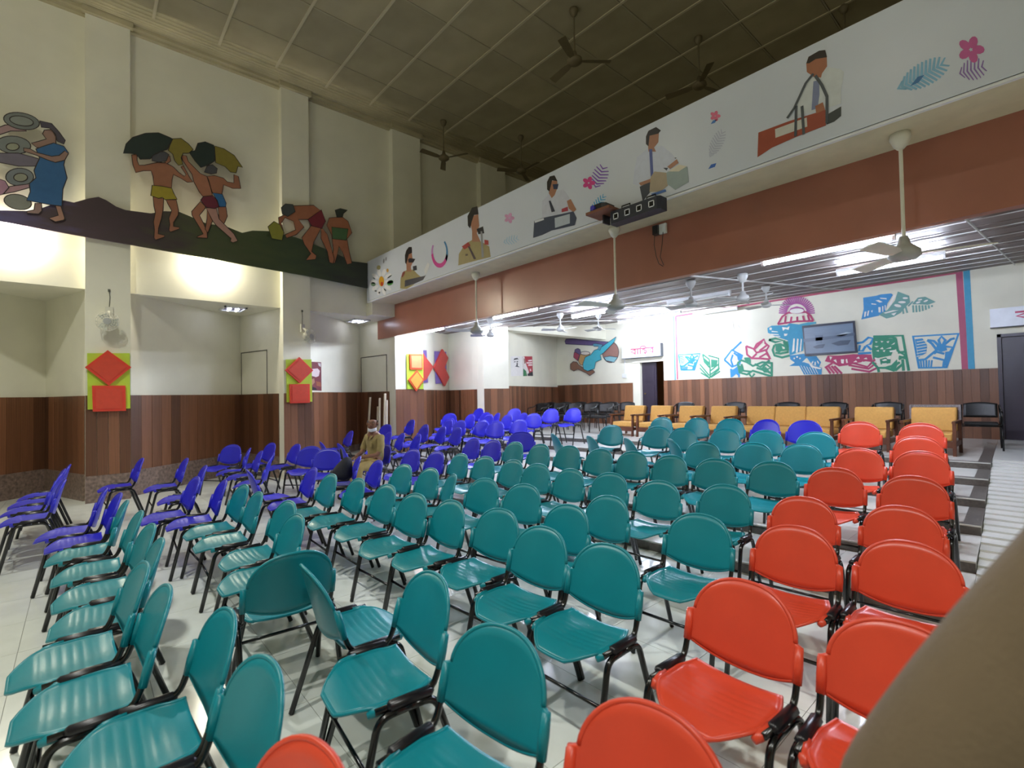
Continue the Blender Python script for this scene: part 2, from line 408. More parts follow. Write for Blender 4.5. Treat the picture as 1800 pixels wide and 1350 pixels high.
def bulb(loc, lab):
    t = tag(empty('wall_bulb', loc), lab, 'light', 'bulbs behind the painted board')
    MB().lathe([(.012, .10), (.02, .09), (.02, .05), (.024, .04)], 10).build('bulb_holder', m_white, t)
    MB().lathe([(.01, -.055), (.024, -.045), (.034, -.02), (.034, .0), (.022, .03), (.018, .042)], 12).build('bulb_glass', emat('warm_bulb', 'fff3d6', 30), t, True)
    l = bpy.data.lights.new('bulb_light', 'POINT'); l.energy = BULB_WATTS; l.color = (1, .93, .78); l.shadow_soft_size = .04
    lo = bpy.data.objects.new('bulb_light', l); COL.objects.link(lo); lo.parent = t; lo.location = (.0, 0, -.10)
p = onx(372, 480, -10.33); bulb((-10.33, p.y, 4.16), 'glowing bulb under the painted board between two pillars')
p = onx(18, 463, -10.33); bulb((-10.33, p.y, 4.22), 'glowing bulb at the far left under the painted board')
def recessed(loc, lab):
    t = tag(empty('recessed_lamp', loc), lab, 'light', 'recessed lamps in the bay ceilings')
    m = MB()
    for a, b, c, d in ((-.25, .25, -.2, -.17), (-.25, .25, .17, .2), (-.25, -.22, -.2, .2), (.22, .25, -.2, .2)): m.box(a, b, c, d, -.03, 0)
    m.build('frame', m_white, t); MB().box(-.22, .22, -.17, .17, -.012, -.002).build('reflector', mat('dark_reflector', '3a3550', .3), t)
    for y in (-.07, .07): MB().tube([(-.13, y, -.03), (.13, y, -.03)], .018, 8).build('lamp_tube', emat('lit_cfl', 'e8ecff', 6), t)
recessed((-11.0, 2.3, BEAMZ), 'square recessed lamp in the ceiling of the bay between pillars')
recessed((-11.1, 4.95, BEAMZ), 'square recessed lamp near the left end of the terracotta beam')

def downlight(loc, lab):                                    # bell-shaped pendant lamps of the main hall, above the frame
    t = tag(empty('pendant_lamp', loc), lab, 'light', 'pendant lamps of the main hall')
    MB().tube([(0, 0, .30), (0, 0, ZC-loc[2])], .012, 6).build('stem', m_white, t)
    MB().lathe([(.05, .32), (.07, .30), (.10, .18), (.20, .02), (.205, .0), (.19, .0), (.09, .17), (.06, .27)], 20, cap=False).build('shade', mat('lamp_shade', '8a8d90', .4, .6), t, True)
    MB().lathe([(.01, .05), (.05, .07), (.06, .12), (.03, .2)], 12).build('lamp_bulb', emat('lit_bulb', 'fff9f0', 20), t, True)
    l = bpy.data.lights.new('pendant_light', 'SPOT'); l.energy = DOWN_WATTS; l.color = (.98, 1, .95); l.spot_size = rad(128); l.spot_blend = .6; l.shadow_soft_size = .09
    lo = bpy.data.objects.new('pendant_light', l); COL.objects.link(lo); lo.parent = t; lo.location = (0, 0, -.02)
    l2 = bpy.data.lights.new('ceiling_fill_light', 'POINT'); l2.energy = UP_WATTS; l2.color = (1, .97, .88); l2.shadow_soft_size = .1   # added fill above the shade, brightens the ceiling
    lo = bpy.data.objects.new('ceiling_fill_light', l2); COL.objects.link(lo); lo.parent = t; lo.location = (0, 0, .42)
for x, lab in ((-6.4, 'left pendant lamp of the hall'), (-1.8, 'middle pendant lamp of the hall'), (2.8, 'right pendant lamp of the hall')):
    downlight((x, -1.3, 6.8), lab+', hanging out of view above the stage edge')

# ------------------------------------------------------------------ fans
m_fan = mat('fan_cream', 'd5d3c4', .45); m_fand = mat('fan_grey', 'a9aaa6', .45); m_fanb = mat('fan_olive', '6d6248', .6)  # m_fanb: one even olive-brown for the main ceiling fans
def fan(loc, rod, lab, group, R=.55, m=m_fan, rot=0, big=True):
    t = tag(empty('ceiling_fan', loc, rot), lab, 'fan', group)     # origin at the ceiling
    MB().lathe([(.07, 0), (.075, -.04), (.05, -.10), (.025, -.13)], 14).build('canopy', m, t, True)
    MB().tube([(0, 0, -.05), (0, 0, -rod)], .014, 8).build('down_rod', m, t)
    s = R/.55
    MB().lathe([(.03, .12*s), (.045, .06*s), (.075, .03*s), (.11*s, 0), (.115*s, -.04*s), (.08*s, -.07*s), (.03, -.08*s)], 16, (0, 0, -rod)).build('motor', m_fand if m is m_fan else m, t, True)
    for k in range(3):
        a = 2*math.pi*k/3; q = MB(); c, sn = math.cos(a), math.sin(a)
        pts = [(.10, -.03), (R*.35, -.055), (R, -.065), (R+.01, .0), (R, .065), (R*.35, .055), (.10, .03)]
        q.sheet([(x*c-y*sn, x*sn+y*c, -rod-.03*s+y*.25) for x, y in pts], (0, 0, .006)); q.build('blade', m, t)
for x, lab in ((-6.67, 'leftmost of three white fans hanging on long rods from the balcony edge'), (-3.76, 'middle white fan on a long rod from the balcony edge'), (-.86, 'rightmost white long-rod fan, beside the brightest tube lights')):
    fan((x, 5.1, 3.70), .98, lab, 'long-rod fans along the balcony', rot=.3)
for k, (px, py, lab) in enumerate(((985, 578, 'small fan above the posters and instrument cut-out'), (1052, 577, 'small fan above the instrument cut-out, nearer the exit sign'), (862, 588, 'small fan in front of the bright white pillar'),
                  (1215, 533, 'larger grey fan left of the mural corner'), (1306, 523, 'grey fan left of the red sun motif'), (1347, 535, 'pale fan next to the red sun motif'))):
    p = under_ceiling(px, py, .34); fan((p[0], p[1], cz(p[1])+.01), .35, lab, 'short fans under the balcony', R=.42, m=m_fand, rot=k)
for k, (x, y, lab) in enumerate(((-9.45, 6.35, 'dark fan high under the main ceiling near the left pillars'), (-5.27, 6.17, 'fan in the middle of the high panelled ceiling'), (-4.25, 8.4, 'brown fan high over the balcony, middle'),
                  (-2.3, 9.6, 'brown fan high over the balcony at the top right'), (-8.8, 8.2, 'small dark fan in the deep ceiling corner over the balcony'))):
    fan((x, y, ZC), .85, lab, 'fans under the main ceiling', R=.6, m=m_fanb, rot=.5+.4*k)
def wall_fan(y, z, lab, turn):
    t = tag(empty('wall_fan', (PX+.001, y, z), turn), lab, 'fan', 'wall fans on the pillars')
    MB().box(0, .03, -.05, .05, .10, .26).build('wall_plate', m_fan, t)
    MB().tube([(.02, 0, .18), (.10, 0, .14), (.12, 0, .06)], .022, 8).build('arm', m_fan, t)
    MB().lathe([(.03, -.02), (.07, 0), (.075, .07), (.05, .10)], 14, (.08, 0, .02), 'x').build('motor', m_fan, t, True)
    g_ = MB(); R = .15
    for r in (R, R*.82, R*.62, R*.42): g_.tube([(.22+.02*(1-r/R), r*math.cos(a), .0+r*math.sin(a)) for a in [2*math.pi*i/20 for i in range(21)]], .004, 5, False)
    for i in range(16):
        a = 2*math.pi*i/16; g_.tube([(.24, .03*math.cos(a), .03*math.sin(a)), (.22, R*math.cos(a), R*math.sin(a)), (.14, R*.95*math.cos(a), R*.95*math.sin(a)), (.10, .05*math.cos(a), .05*math.sin(a))], .0035, 4, False)
    g_.build('cage', m_fan, t)
    MB().lathe([(.0, .0), (.05, .0), (.05, .012), (.0, .014)], 14, (.235, 0, 0), 'x').build('hub_cap', m_fand, t)
    b = MB()
    for k in range(3):
        a = 2*math.pi*k/3
        for s in (0,): b.sheet([(.18+.02*v, (u*math.cos(a)-v*.06*math.sin(a)), (u*math.sin(a)+v*.06*math.cos(a))) for u, v in ((.02, -1), (.13, -1), (.135, 1), (.02, .6))], (.004, 0, 0))
    b.build('blades', mat('fan_blade', 'b9bfb4', .3), t)
    MB().tube([(.006, 0, .26), (.006, .01, .42), (.006, 0, .52)], .005, 5).box(0, .02, -.015, .015, .51, .55).build('cord', mat('grey_cord', '5a5b4e', .6), t)
p = onx(192, 568, PX); wall_fan(p.y, p.z, 'wall fan above the red diamond on the nearest pillar', rad(-8))
p = onx(538, 593, PX); wall_fan(p.y-.08, p.z, 'wall fan above the red diamond on the second pillar', rad(28))

# ------------------------------------------------------------------ flat artwork on planes
class Plane:
    def __init__(s, p0, u, n):
        s.p = Vector(p0); s.u = Vector(u).normalized(); s.n = Vector(n).normalized(); s.v = Vector((0, 0, 1))
    def hit(s, px, py):
        d = ray(px, py); o = Vector((0, 0, CAMH)); t = (s.p-o).dot(s.n)/d.dot(s.n); q = o+d*t-s.p; return (q.dot(s.u), q.dot(s.v))
    def at(s, a, b, d=0.): return s.p+s.u*a+s.v*b+s.n*d
class Zoom:                                                # coordinates read off an enlarged view
    def __init__(s, x0, y0, k): s.x0, s.y0, s.k = x0, y0, k
    def __call__(s, pts): return [(s.x0+x/s.k, s.y0+y/s.k) for x, y in pts]
ID = Zoom(0, 0, 1)
def ellipse(cx, cy, rx, ry, n=20, rot=0., a0=0., a1=2*math.pi):
    c, s_ = math.cos(rot), math.sin(rot); out = []
    for i in range(n):
        t = a0+(a1-a0)*i/(n if abs(a1-a0-2*math.pi) < 1e-6 else n-1); x, y = rx*math.cos(t), ry*math.sin(t); out.append((cx+x*c-y*s_, cy+x*s_+y*c))
    return out
def plate(pl, name, pts, m, d0, d1, parent, z=ID, mb=None):
    q = mb or MB(); ab = [pl.hit(*p) for p in z(pts)]
    q.sheet([pl.at(a, b, d0) for a, b in ab], pl.n*(d1-d0))
    return q if mb else q.build(name, m, parent)
def ribbon(mb, pl, pts, wd, d, z=ID, closed=False, th=.0006):
    ab = [Vector(pl.hit(*p)) for p in z(pts)]
    if closed: ab = ab+[ab[0]]
    n = len(ab)
    if n < 2: return mb
    L_, R_ = [], []
    for i in range(n):
        if closed and i in (0, n-1): t = (ab[1]-ab[0]).normalized()+(ab[-1]-ab[-2]).normalized()
        else: t = ab[min(i+1, n-1)]-ab[max(i-1, 0)]
        t = t.normalized() if t.length > 1e-9 else Vector((1, 0)); nn = Vector((-t.y, t.x))*wd/2
        L_.append(ab[i]+nn); R_.append(ab[i]-nn)
    vs = [pl.at(p.x, p.y, d) for p in L_]+[pl.at(p.x, p.y, d) for p in R_]
    vs += [v+pl.n*th for v in vs[:]]
    fs = []
    for i in range(n-1):
        a, b, c, e = i, i+1, n+i+1, n+i; o = 2*n
        fs += [(a, b, c, e), (o+e, o+c, o+b, o+a), (a, o+a, o+b, b), (e, c, o+c, o+e)]
    fs += [(0, n, 3*n, 2*n), (n-1, 3*n-1, 4*n-1, 2*n-1)]
    return mb.add(vs, fs)
def strokes(pl, name, polys, col, wd, d, parent, z=ID, closed=False):
    q = MB()
    for k_, p in enumerate(polys): ribbon(q, pl, p, wd, d, z, closed, .0006+.00003*k_)
    return q.build(name, flat(col), parent)

# --- painted cut-out board on the left wall -------------------------------------------------
LW = Plane((-10.2, 0, 0), (0, 1, 0), (1, 0, 0))
board = tag(empty('mural_board', (-10.2, 2, 4.2)), 'painted cut-out board of farm workers on dark hills along the left wall', 'mural')
root0 = empty('mural_tmp'); bpy.data.objects.remove(root0)
class _Off:
    pass
def child_of(o, parent):                                   # world-space mesh parented to an Empty with a location
    o.parent = parent; o.matrix_parent_inverse = Matrix.Translation(-Vector(parent.location)); return o
def bplate(name, pts, col, d0, d1, z, parent=None, out=True, wd=.012):
    o = plate(LW, name, pts, flat(col, .6), d0, d1, None, z); 
    if parent is None: child_of(o, board)
    else: o.parent = parent
    if out:
        q = MB(); ribbon(q, LW, pts, wd, d1, z, True); e = q.build('outline', flat('2a1d18'), None); e.parent = o
    return o
ground_top = [(-40, 370), (60, 372), (111, 353), (130, 357), (155, 350), (173, 347), (187, 353), (204, 364), (220, 370), (265, 376), (288, 372), (314, 373), (338, 383), (363, 394), (395, 398), (425, 410), (443, 406), (473, 407), (520, 418), (556, 432), (590, 446), (618, 460), (645, 463)]
ground_bot = [(645, 507), (547, 487), (400, 461), (230, 431), (150, 417), (0, 390), (-40, 383)]
m_hill = mat('painted_hill', '3a3034', .6, var=.35, scale=1.4)
def _hill(m):                                              # brushed paint running from purple-brown to dark green
    nt = m.node_tree; N = nt.nodes; L = nt.links; b = N['Principled BSDF']
    tc = N.new('ShaderNodeTexCoord'); sp = N.new('ShaderNodeSeparateXYZ'); L.new(tc.outputs['Object'], sp.inputs[0])
    mr = N.new('ShaderNodeMapRange'); mr.inputs['From Min'].default_value = -1.2; mr.inputs['From Max'].default_value = 4.8; L.new(sp.outputs['Y'], mr.inputs['Value'])
    mp = N.new('ShaderNodeMapping'); mp.inputs['Scale'].default_value = (1, 1.2, 4); L.new(tc.outputs['Object'], mp.inputs[0])
    nz = N.new('ShaderNodeTexNoise'); nz.inputs['Scale'].default_value = 1.6; nz.inputs['Detail'].default_value = 6; L.new(mp.outputs[0], nz.inputs['Vector'])
    ma = N.new('ShaderNodeMath'); ma.operation = 'MULTIPLY_ADD'; ma.inputs[1].default_value = .34; L.new(nz.outputs['Fac'], ma.inputs[0])
    sb = N.new('ShaderNodeMath'); sb.operation = 'SUBTRACT'; sb.inputs[1].default_value = .17; L.new(mr.outputs[0], sb.inputs[0]); L.new(sb.outputs[0], ma.inputs[2])
    rp = N.new('ShaderNodeValToRGB'); L.new(ma.outputs[0], rp.inputs['Fac']); e = rp.color_ramp.elements
    e[0].position = .04; e[0].color = (*lin('5a527c'), 1); e[1].position = .95; e[1].color = (*lin('2e322c'), 1)
    for p, c in ((.17, '4c3a40'), (.34, '46383a'), (.46, '4e5236'), (.62, '45502f'), (.8, '38452f')):
        q = e.new(p); q.color = (*lin(c), 1)
    L.new(rp.outputs[0], b.inputs['Base Color'])
_hill(m_hill)
g0 = plate(LW, 'hill', ground_top+ground_bot, m_hill, 0, .03, None); child_of(g0, board)
Z1 = Zoom(200, 220, 6.1375); SK = 'a06a4e'
def figure(z, pieces):
    first = None
    for i, (nm, pts, col) in enumerate(pieces):
        d0 = .034+.005*i
        o = bplate(nm, pts, col, .02 if i == 0 else d0-.003, d0+.004, z, first)
        if first is None: first = o
    return first
figure(Z1, [('worker', [(190, 330), (250, 320), (250, 390), (270, 440), (330, 440), (400, 425), (470, 410), (560, 415), (640, 460), (700, 520), (760, 560), (775, 540), (720, 460), (745, 440), (820, 580), (850, 620), (790, 625), (720, 580), (640, 540), (625, 600), (620, 690), (430, 660), (420, 560), (400, 500), (320, 500), (235, 520), (205, 440)], SK),
    ('leg', [(420, 780), (535, 800), (530, 920), (510, 1020), (480, 1120), (475, 1180), (545, 1195), (540, 1215), (450, 1245), (430, 1220), (435, 1130), (425, 1050), (445, 950), (430, 880)], SK),
    ('leg', [(560, 815), (670, 815), (695, 930), (690, 980), (640, 1060), (640, 1100), (705, 1110), (700, 1130), (610, 1160), (590, 1140), (600, 1080), (590, 1010), (620, 930), (580, 860)], SK),
    ('shorts', [(410, 660), (520, 670), (620, 690), (640, 740), (680, 810), (550, 815), (520, 790), (480, 800), (395, 770)], 'a8982c'),
    ('face', [(550, 340), (600, 345), (610, 400), (570, 430), (545, 410)], SK),
    ('hair', [(400, 340), (470, 300), (540, 300), (590, 330), (560, 400), (480, 415), (410, 400)], '4c4c50'),
    ('grain_bundle', [(100, 320), (130, 220), (200, 150), (340, 105), (480, 100), (600, 150), (630, 165), (600, 220), (570, 280), (500, 300), (420, 340), (390, 380), (280, 385), (240, 330), (170, 320)], '22312c'),
    ('bundle_end', [(630, 165), (720, 160), (800, 220), (850, 280), (800, 320), (740, 320), (720, 370), (740, 440), (690, 450), (650, 400), (630, 330), (580, 290), (600, 230)], '877a30')])
figure(Z1, [('worker', [(1080, 550), (1180, 580), (1220, 620), (1290, 630), (1290, 540), (1340, 560), (1365, 690), (1280, 690), (1180, 650), (1160, 760), (1060, 740), (1000, 560)], SK),
    ('leg', [(1120, 890), (1205, 890), (1220, 990), (1190, 1060), (1150, 1110), (1130, 1010)], SK), ('leg', [(1000, 920), (1060, 1040), (1010, 1170), (980, 1130), (1000, 1020)], SK),
    ('shorts', [(1060, 740), (1165, 755), (1205, 850), (1200, 890), (1130, 890), (1100, 810)], '2f6a9c')])
figure(Z1, [('worker', [(720, 330), (780, 340), (800, 400), (860, 460), (930, 530), (1000, 560), (1020, 600), (1050, 720), (1060, 770), (960, 780), (920, 730), (860, 620), (840, 540), (780, 450), (740, 390)], 'a87054'),
    ('leg', [(930, 830), (980, 880), (985, 900), (920, 980), (960, 1060), (1000, 1150), (1005, 1225), (890, 1220), (900, 1205), (960, 1180), (920, 1110), (840, 980), (835, 940)], 'a87054'),
    ('leg', [(990, 900), (1100, 905), (1130, 1020), (1200, 1090), (1290, 1180), (1330, 1255), (1280, 1275), (1250, 1260), (1260, 1230), (1180, 1160), (1100, 1090), (1060, 1040)], 'b58a7c'),
    ('shorts', [(960, 780), (1060, 770), (1110, 820), (1130, 890), (1080, 910), (990, 895), (930, 820)], '6d2436'),
    ('hair', [(1000, 450), (1060, 440), (1110, 480), (1100, 530), (1040, 540), (970, 520)], '4c4c50'),
    ('grain_bundle', [(800, 300), (870, 290), (900, 210), (980, 195), (1070, 230), (1090, 300), (1080, 400), (1020, 440), (930, 470), (870, 400)], '22312c'),
    ('bundle_end', [(1080, 240), (1180, 270), (1290, 340), (1380, 470), (1330, 460), (1310, 530), (1250, 520), (1190, 460), (1090, 420)], '877a30')])
Z3 = Zoom(0, 0, 3)
figure(Z3, [('worker', [(1545, 1088), (1650, 1085), (1690, 1115), (1630, 1160), (1570, 1160), (1600, 1200), (1560, 1240), (1510, 1258), (1500, 1240), (1555, 1215), (1545, 1170), (1500, 1150), (1480, 1180), (1492, 1220), (1470, 1200), (1465, 1150), (1500, 1135)], 'a5694a'),
    ('leg', [(1640, 1190), (1690, 1205), (1650, 1280), (1640, 1330), (1665, 1350), (1660, 1370), (1610, 1374), (1635, 1340), (1600, 1290), (1588, 1255)], 'a5694a'),
    ('leg', [(1690, 1200), (1722, 1240), (1748, 1330), (1758, 1370), (1752, 1392), (1733, 1386), (1722, 1330), (1688, 1260)], 'a5694a'),
    ('shorts', [(1690, 1110), (1712, 1170), (1692, 1208), (1640, 1195), (1618, 1162)], '7c2a34'),
    ('hair', [(1478, 1100), (1500, 1080), (1540, 1083), (1552, 1120), (1512, 1146), (1484, 1132)], '4a4f4e'),
    ('sheaf', [(1408, 1200), (1440, 1172), (1472, 1190), (1492, 1230), (1482, 1272), (1428, 1262)], '8d8a34')])
figure(Z3, [('worker', [(1732, 1152), (1800, 1145), (1832, 1170), (1852, 1230), (1826, 1262), (1838, 1330), (1852, 1390), (1826, 1396), (1802, 1330), (1784, 1300), (1774, 1350), (1762, 1390), (1740, 1382), (1755, 1320), (1745, 1240), (1720, 1190)], 'a5694a'),
    ('wrap', [(1745, 1200), (1832, 1210), (1822, 1270), (1750, 1262)], '4a6a44'), ('hair', [(1762, 1112), (1790, 1103), (1828, 1112), (1806, 1130), (1802, 1148), (1772, 1150)], '3a4038')])
ZW = Zoom(0, 180, 6.1375)
figure(ZW, [('basket', ellipse(150, 470, 185, 95, 22, .1), '7f8582'), ('weave', ellipse(140, 490, 70, 40, 16), '9a9c86'), ('purple_backdrop', [(-60, 560), (200, 560), (420, 620), (420, 700), (200, 700), (-60, 650)], '77707e')])  # last piece is the grey-purple background shape of the painting
figure(ZW, [('basket', ellipse(215, 815, 150, 95, 22), '80878a'), ('weave', ellipse(225, 820, 75, 45, 16), '9c9d8a'), ('stone', ellipse(195, 1085, 150, 80, 20, .2), '8b8d82')])
figure(ZW, [('arm', [(-60, 300), (60, 255), (130, 250), (250, 270), (290, 320), (120, 320), (-60, 380)], 'a98a8a'), ('arm', [(-60, 960), (120, 915), (310, 890), (320, 930), (160, 975), (-60, 1020)], 'b58f95'), ('torso', [(-60, 820), (60, 860), (100, 930), (40, 1000), (-60, 1030)], 'b58aa0')])
figure(ZW, [('woman', [(340, 450), (420, 430), (500, 405), (460, 350), (480, 310), (560, 300), (605, 380), (605, 450), (560, 490), (400, 500)], '9b7a6c'),
    ('basket', ellipse(235, 215, 195, 88, 24, .18), '767c78'), ('weave', ellipse(235, 215, 130, 50, 20, .18), '868c84'),
    ('foot', [(380, 1100), (450, 1100), (455, 1180), (420, 1215), (290, 1205), (300, 1185), (370, 1170)], '9a7c74'), ('foot', [(600, 1125), (660, 1135), (700, 1260), (690, 1280), (600, 1300), (530, 1260), (630, 1230)], 'a97e68'),
    ('dress', [(390, 520), (470, 490), (580, 455), (690, 490), (740, 560), (700, 640), (690, 690), (725, 830), (680, 950), (670, 1130), (560, 1120), (290, 1070), (330, 980), (320, 890), (390, 830), (370, 750), (400, 680), (430, 620)], '2f6596'),
    ('arm', [(260, 510), (330, 520), (400, 560), (560, 600), (640, 590), (700, 540), (740, 570), (700, 640), (600, 665), (520, 640), (400, 590), (260, 545)], '9b7a6c'),
    ('hair', [(430, 220), (560, 250), (640, 340), (705, 430), (690, 470), (620, 440), (600, 360), (540, 300), (450, 290)], '4a4450')])

# --- banner on the balcony front ---------------------------------------------------------------
BN = Plane((0, YBAL-.012, 0), (1, 0, 0), (0, -1, 0))
banner = tag(MB().box(PX, 5.9, YBAL-.012, YBAL-.004, 3.72, 4.60).build('banner', m_banner), 'long white printed banner with singers and musicians across the balcony front', 'banner')
Z5 = Zoom(600, 400, 3); Z2 = Zoom(600, 0, 3); ZR = Zoom(1200, 0, 3); Z6 = Zoom(640, 440, 1800/260)
_lay = [0]
def prnt(pts, col, z, nm='print'):
    _lay[0] = (_lay[0]+1) % 12; d = .0006+.0004*_lay[0]
    return plate(BN, nm, pts, flat(col, .35), d, d+.0006, banner, z)
def pset(z, items):
    _lay[0] = 0
    for pts, col in items: prnt(pts, col, z)
KH = '9c8f62'; FA = 'a5745a'; HR = '1e1a1a'
# daisy and leaves at the left end
for k in range(10):
    a = 2*math.pi*k/10; pset(Z6, [(ellipse(212+95*math.cos(a), 385+120*math.sin(a)*1.0, 48, 22, 12, a), 'e6e6ea')])
pset(Z6, [(ellipse(212, 378, 32, 62, 18), 'd8a02c'), (ellipse(218, 408, 16, 26, 12), 'b8402c')])
for cx, cy, rx, ry, rt, c in ((318, 395, 42, 30, -.5, '4f9a4a'), (112, 412, 30, 26, .3, '6d8a6e'), (178, 210, 24, 28, .2, 'a8a070'), (286, 245, 14, 24, 0, 'c89a4a'), (310, 322, 34, 8, -.6, '6f7f74'), (122, 342, 18, 8, .7, '5f6b66'), (142, 495, 14, 10, 0, '55585e'), (255, 480, 20, 8, .8, '667070'), (240, 130, 8, 30, .1, '7a7a82'), (268, 105, 7, 26, .1, '80808a'), (186, 515, 10, 12, .4, '6d7076')):
    pset(Z6, [(ellipse(cx, cy, rx, ry, 10, rt), c)])
# singer at a lectern
pset(Z6, [([(440, 465), (445, 340), (470, 270), (520, 240), (600, 235), (650, 290), (700, 330), (600, 420), (520, 470)], KH), ([(520, 40), (580, 30), (590, 100), (600, 130), (570, 200), (575, 260), (520, 260), (515, 170)], FA), ([(500, 150), (498, 60), (515, 0), (545, -40), (580, -40), (585, 30), (545, 50), (530, 110), (515, 170)], HR),
    ([(535, 110), (560, 95), (625, 105), (600, 150), (545, 150)], '2b2a33'), ([(495, 445), (498, 365), (740, 310), (755, 300), (720, 360), (620, 405)], '3c3b48'), ([(595, 195), (640, 185), (645, 240), (600, 250)], '3c3d46'), ([(740, 290), (735, 230), (775, 150), (800, 170), (780, 240), (755, 290)], 'd9dade'), ([(455, 320), (470, 270), (495, 250), (500, 280), (470, 330)], '84413c')])
# crescent ring
def ring_seg(a0, a1, R0, R1, off, c):
    n = 10; pts = []
    for i in range(n+1): a = a0+(a1-a0)*i/n; pts.append((920+R1*math.cos(a), 30+R1*1.8*math.sin(a)))
    for i in range(n, -1, -1): a = a0+(a1-a0)*i/n; pts.append((920+off+R0*math.cos(a), 30-14+R0*1.8*math.sin(a)))
    pset(Z6, [(pts, c)])
for a0, a1, c in ((-2.6+6.283, 3.0, 'c58ac8'), (.35, 3.0, 'cf3a94'), (-.9, .35, '3d7fb0'), (.2, .6, '6a3f9c')): ring_seg(a0, a1, 80, 102, 0, c)
# uniformed singer at a microphone
pset(Z5, [([(617, 200), (620, 140), (650, 90), (690, 65), (740, 75), (780, 100), (788, 155), (720, 172)], KH), ([(680, -30), (690, -60), (722, -70), (728, -10), (715, 30), (735, 75), (690, 75), (690, 20)], FA), ([(668, -10), (666, -60), (690, -105), (718, -112), (724, -70), (700, -66), (688, -30), (680, 5)], HR),
    ([(636, 100), (670, 76), (682, 96), (650, 116)], 'a63a36'), ([(755, 64), (776, 68), (777, 92), (756, 90)], 'a63a36'), ([(714, 8), (748, -6), (754, 30), (724, 36)], '23222a'), ([(735, 20), (744, 20), (753, 156), (741, 160)], '8b8d92'), ([(668, 100), (676, 98), (712, 165), (700, 168)], '4a3a40'), ([(655, 140), (668, 138), (668, 148), (656, 150)], '5d5146')])
# harmonium singer
pset(Z2, [([(1060, 1060), (1100, 1020), (1170, 998), (1200, 1040), (1240, 1110), (1200, 1122), (1170, 1115), (1100, 1155), (1058, 1150)], 'c3c7d6'), ([(1100, 955), (1138, 952), (1142, 985), (1125, 1030), (1110, 1045), (1095, 1020)], FA), ([(1086, 1000), (1085, 960), (1100, 930), (1125, 925), (1140, 955), (1112, 952), (1098, 1010)], HR), ([(1115, 972), (1146, 970), (1140, 998), (1120, 998)], '2a3552'),
    ([(1190, 1060), (1210, 1050), (1240, 1105), (1225, 1120), (1200, 1100)], FA), ([(1012, 1255), (1018, 1165), (1060, 1150), (1225, 1115), (1242, 1150), (1232, 1188), (1110, 1216), (1060, 1240)], '39435a'), ([(1126, 1150), (1206, 1128), (1206, 1178), (1128, 1202)], 'b5bfcb'), ([(1163, 1102), (1195, 1090), (1197, 1112), (1163, 1120)], 'a83a4a'), ([(1095, 1060), (1104, 1058), (1128, 1115), (1110, 1120)], '2f3446'), ([(1020, 1165), (1068, 1150), (1070, 1160), (1022, 1176)], 'd6dae2')])
# tabla player
pset(Z2, [([(1538, 970), (1545, 900), (1560, 830), (1620, 780), (1690, 768), (1745, 812), (1775, 860), (1760, 885), (1700, 885), (1650, 915), (1640, 945), (1565, 978)], 'c6cde0'), ([(1622, 715), (1675, 700), (1672, 750), (1650, 778), (1660, 800), (1620, 800), (1618, 770)], FA), ([(1607, 760), (1607, 720), (1620, 690), (1660, 670), (1686, 688), (1672, 705), (1626, 716), (1620, 772)], HR),
    ([(1574, 985), (1642, 950), (1632, 1010), (1590, 1062)], '2e3540'), ([(1624, 788), (1640, 786), (1646, 920), (1632, 932)], '49599a'), ([(1570, 965), (1640, 940), (1645, 955), (1580, 980)], FA), ([(1626, 1012), (1632, 935), (1652, 905), (1722, 912), (1722, 980), (1680, 1012)], 'a99a82'), ([(1715, 912), (1780, 868), (1826, 880), (1832, 960), (1762, 1002), (1720, 972)], '94a4a4'), ([(1725, 905), (1780, 868), (1822, 878), (1780, 905)], 'd8d0bc'), ([(1720, 880), (1770, 840), (1780, 860), (1735, 892)], FA), ([(1636, 1022), (1710, 998), (1715, 1010), (1640, 1036)], '3766b0'), ([(1690, 880), (1735, 830), (1770, 832), (1740, 850), (1716, 900)], '2f3a4a')])
# harmonium player on the right
pset(ZR, [([(590, 610), (612, 505), (660, 420), (730, 385), (760, 355), (830, 363), (852, 380), (836, 470), (836, 545), (780, 565), (740, 560), (680, 595)], 'cdd3d6'), ([(652, 335), (700, 306), (760, 298), (762, 350), (735, 388), (730, 410), (690, 405), (655, 380)], 'a56a4c'), ([(652, 335), (664, 300), (720, 268), (752, 264), (762, 302), (702, 312), (668, 334)], '2b2119'), ([(690, 430), (720, 422), (722, 500), (712, 572), (680, 582)], '7d86a8'), ([(770, 600), (836, 562), (836, 612), (800, 642), (758, 658)], '3c4242'), ([(395, 830), (400, 700), (560, 640), (760, 578), (756, 662), (600, 722), (470, 780)], '9c4a34'), ([(488, 682), (655, 620), (658, 668), (490, 728)], 'c9c9c2'), ([(700, 560), (740, 540), (752, 580), (705, 600)], 'a56a4c')])
_b = MB()
for pl_ in ([(690, 390), (650, 440), (590, 570), (552, 625)], [(700, 400), (735, 450), (762, 510), (762, 650)], [(600, 560), (596, 720)], [(630, 560), (640, 710)]): ribbon(_b, BN, pl_, .022, .0056, ZR)
_b.build('print', flat('4b5258', .35), banner)
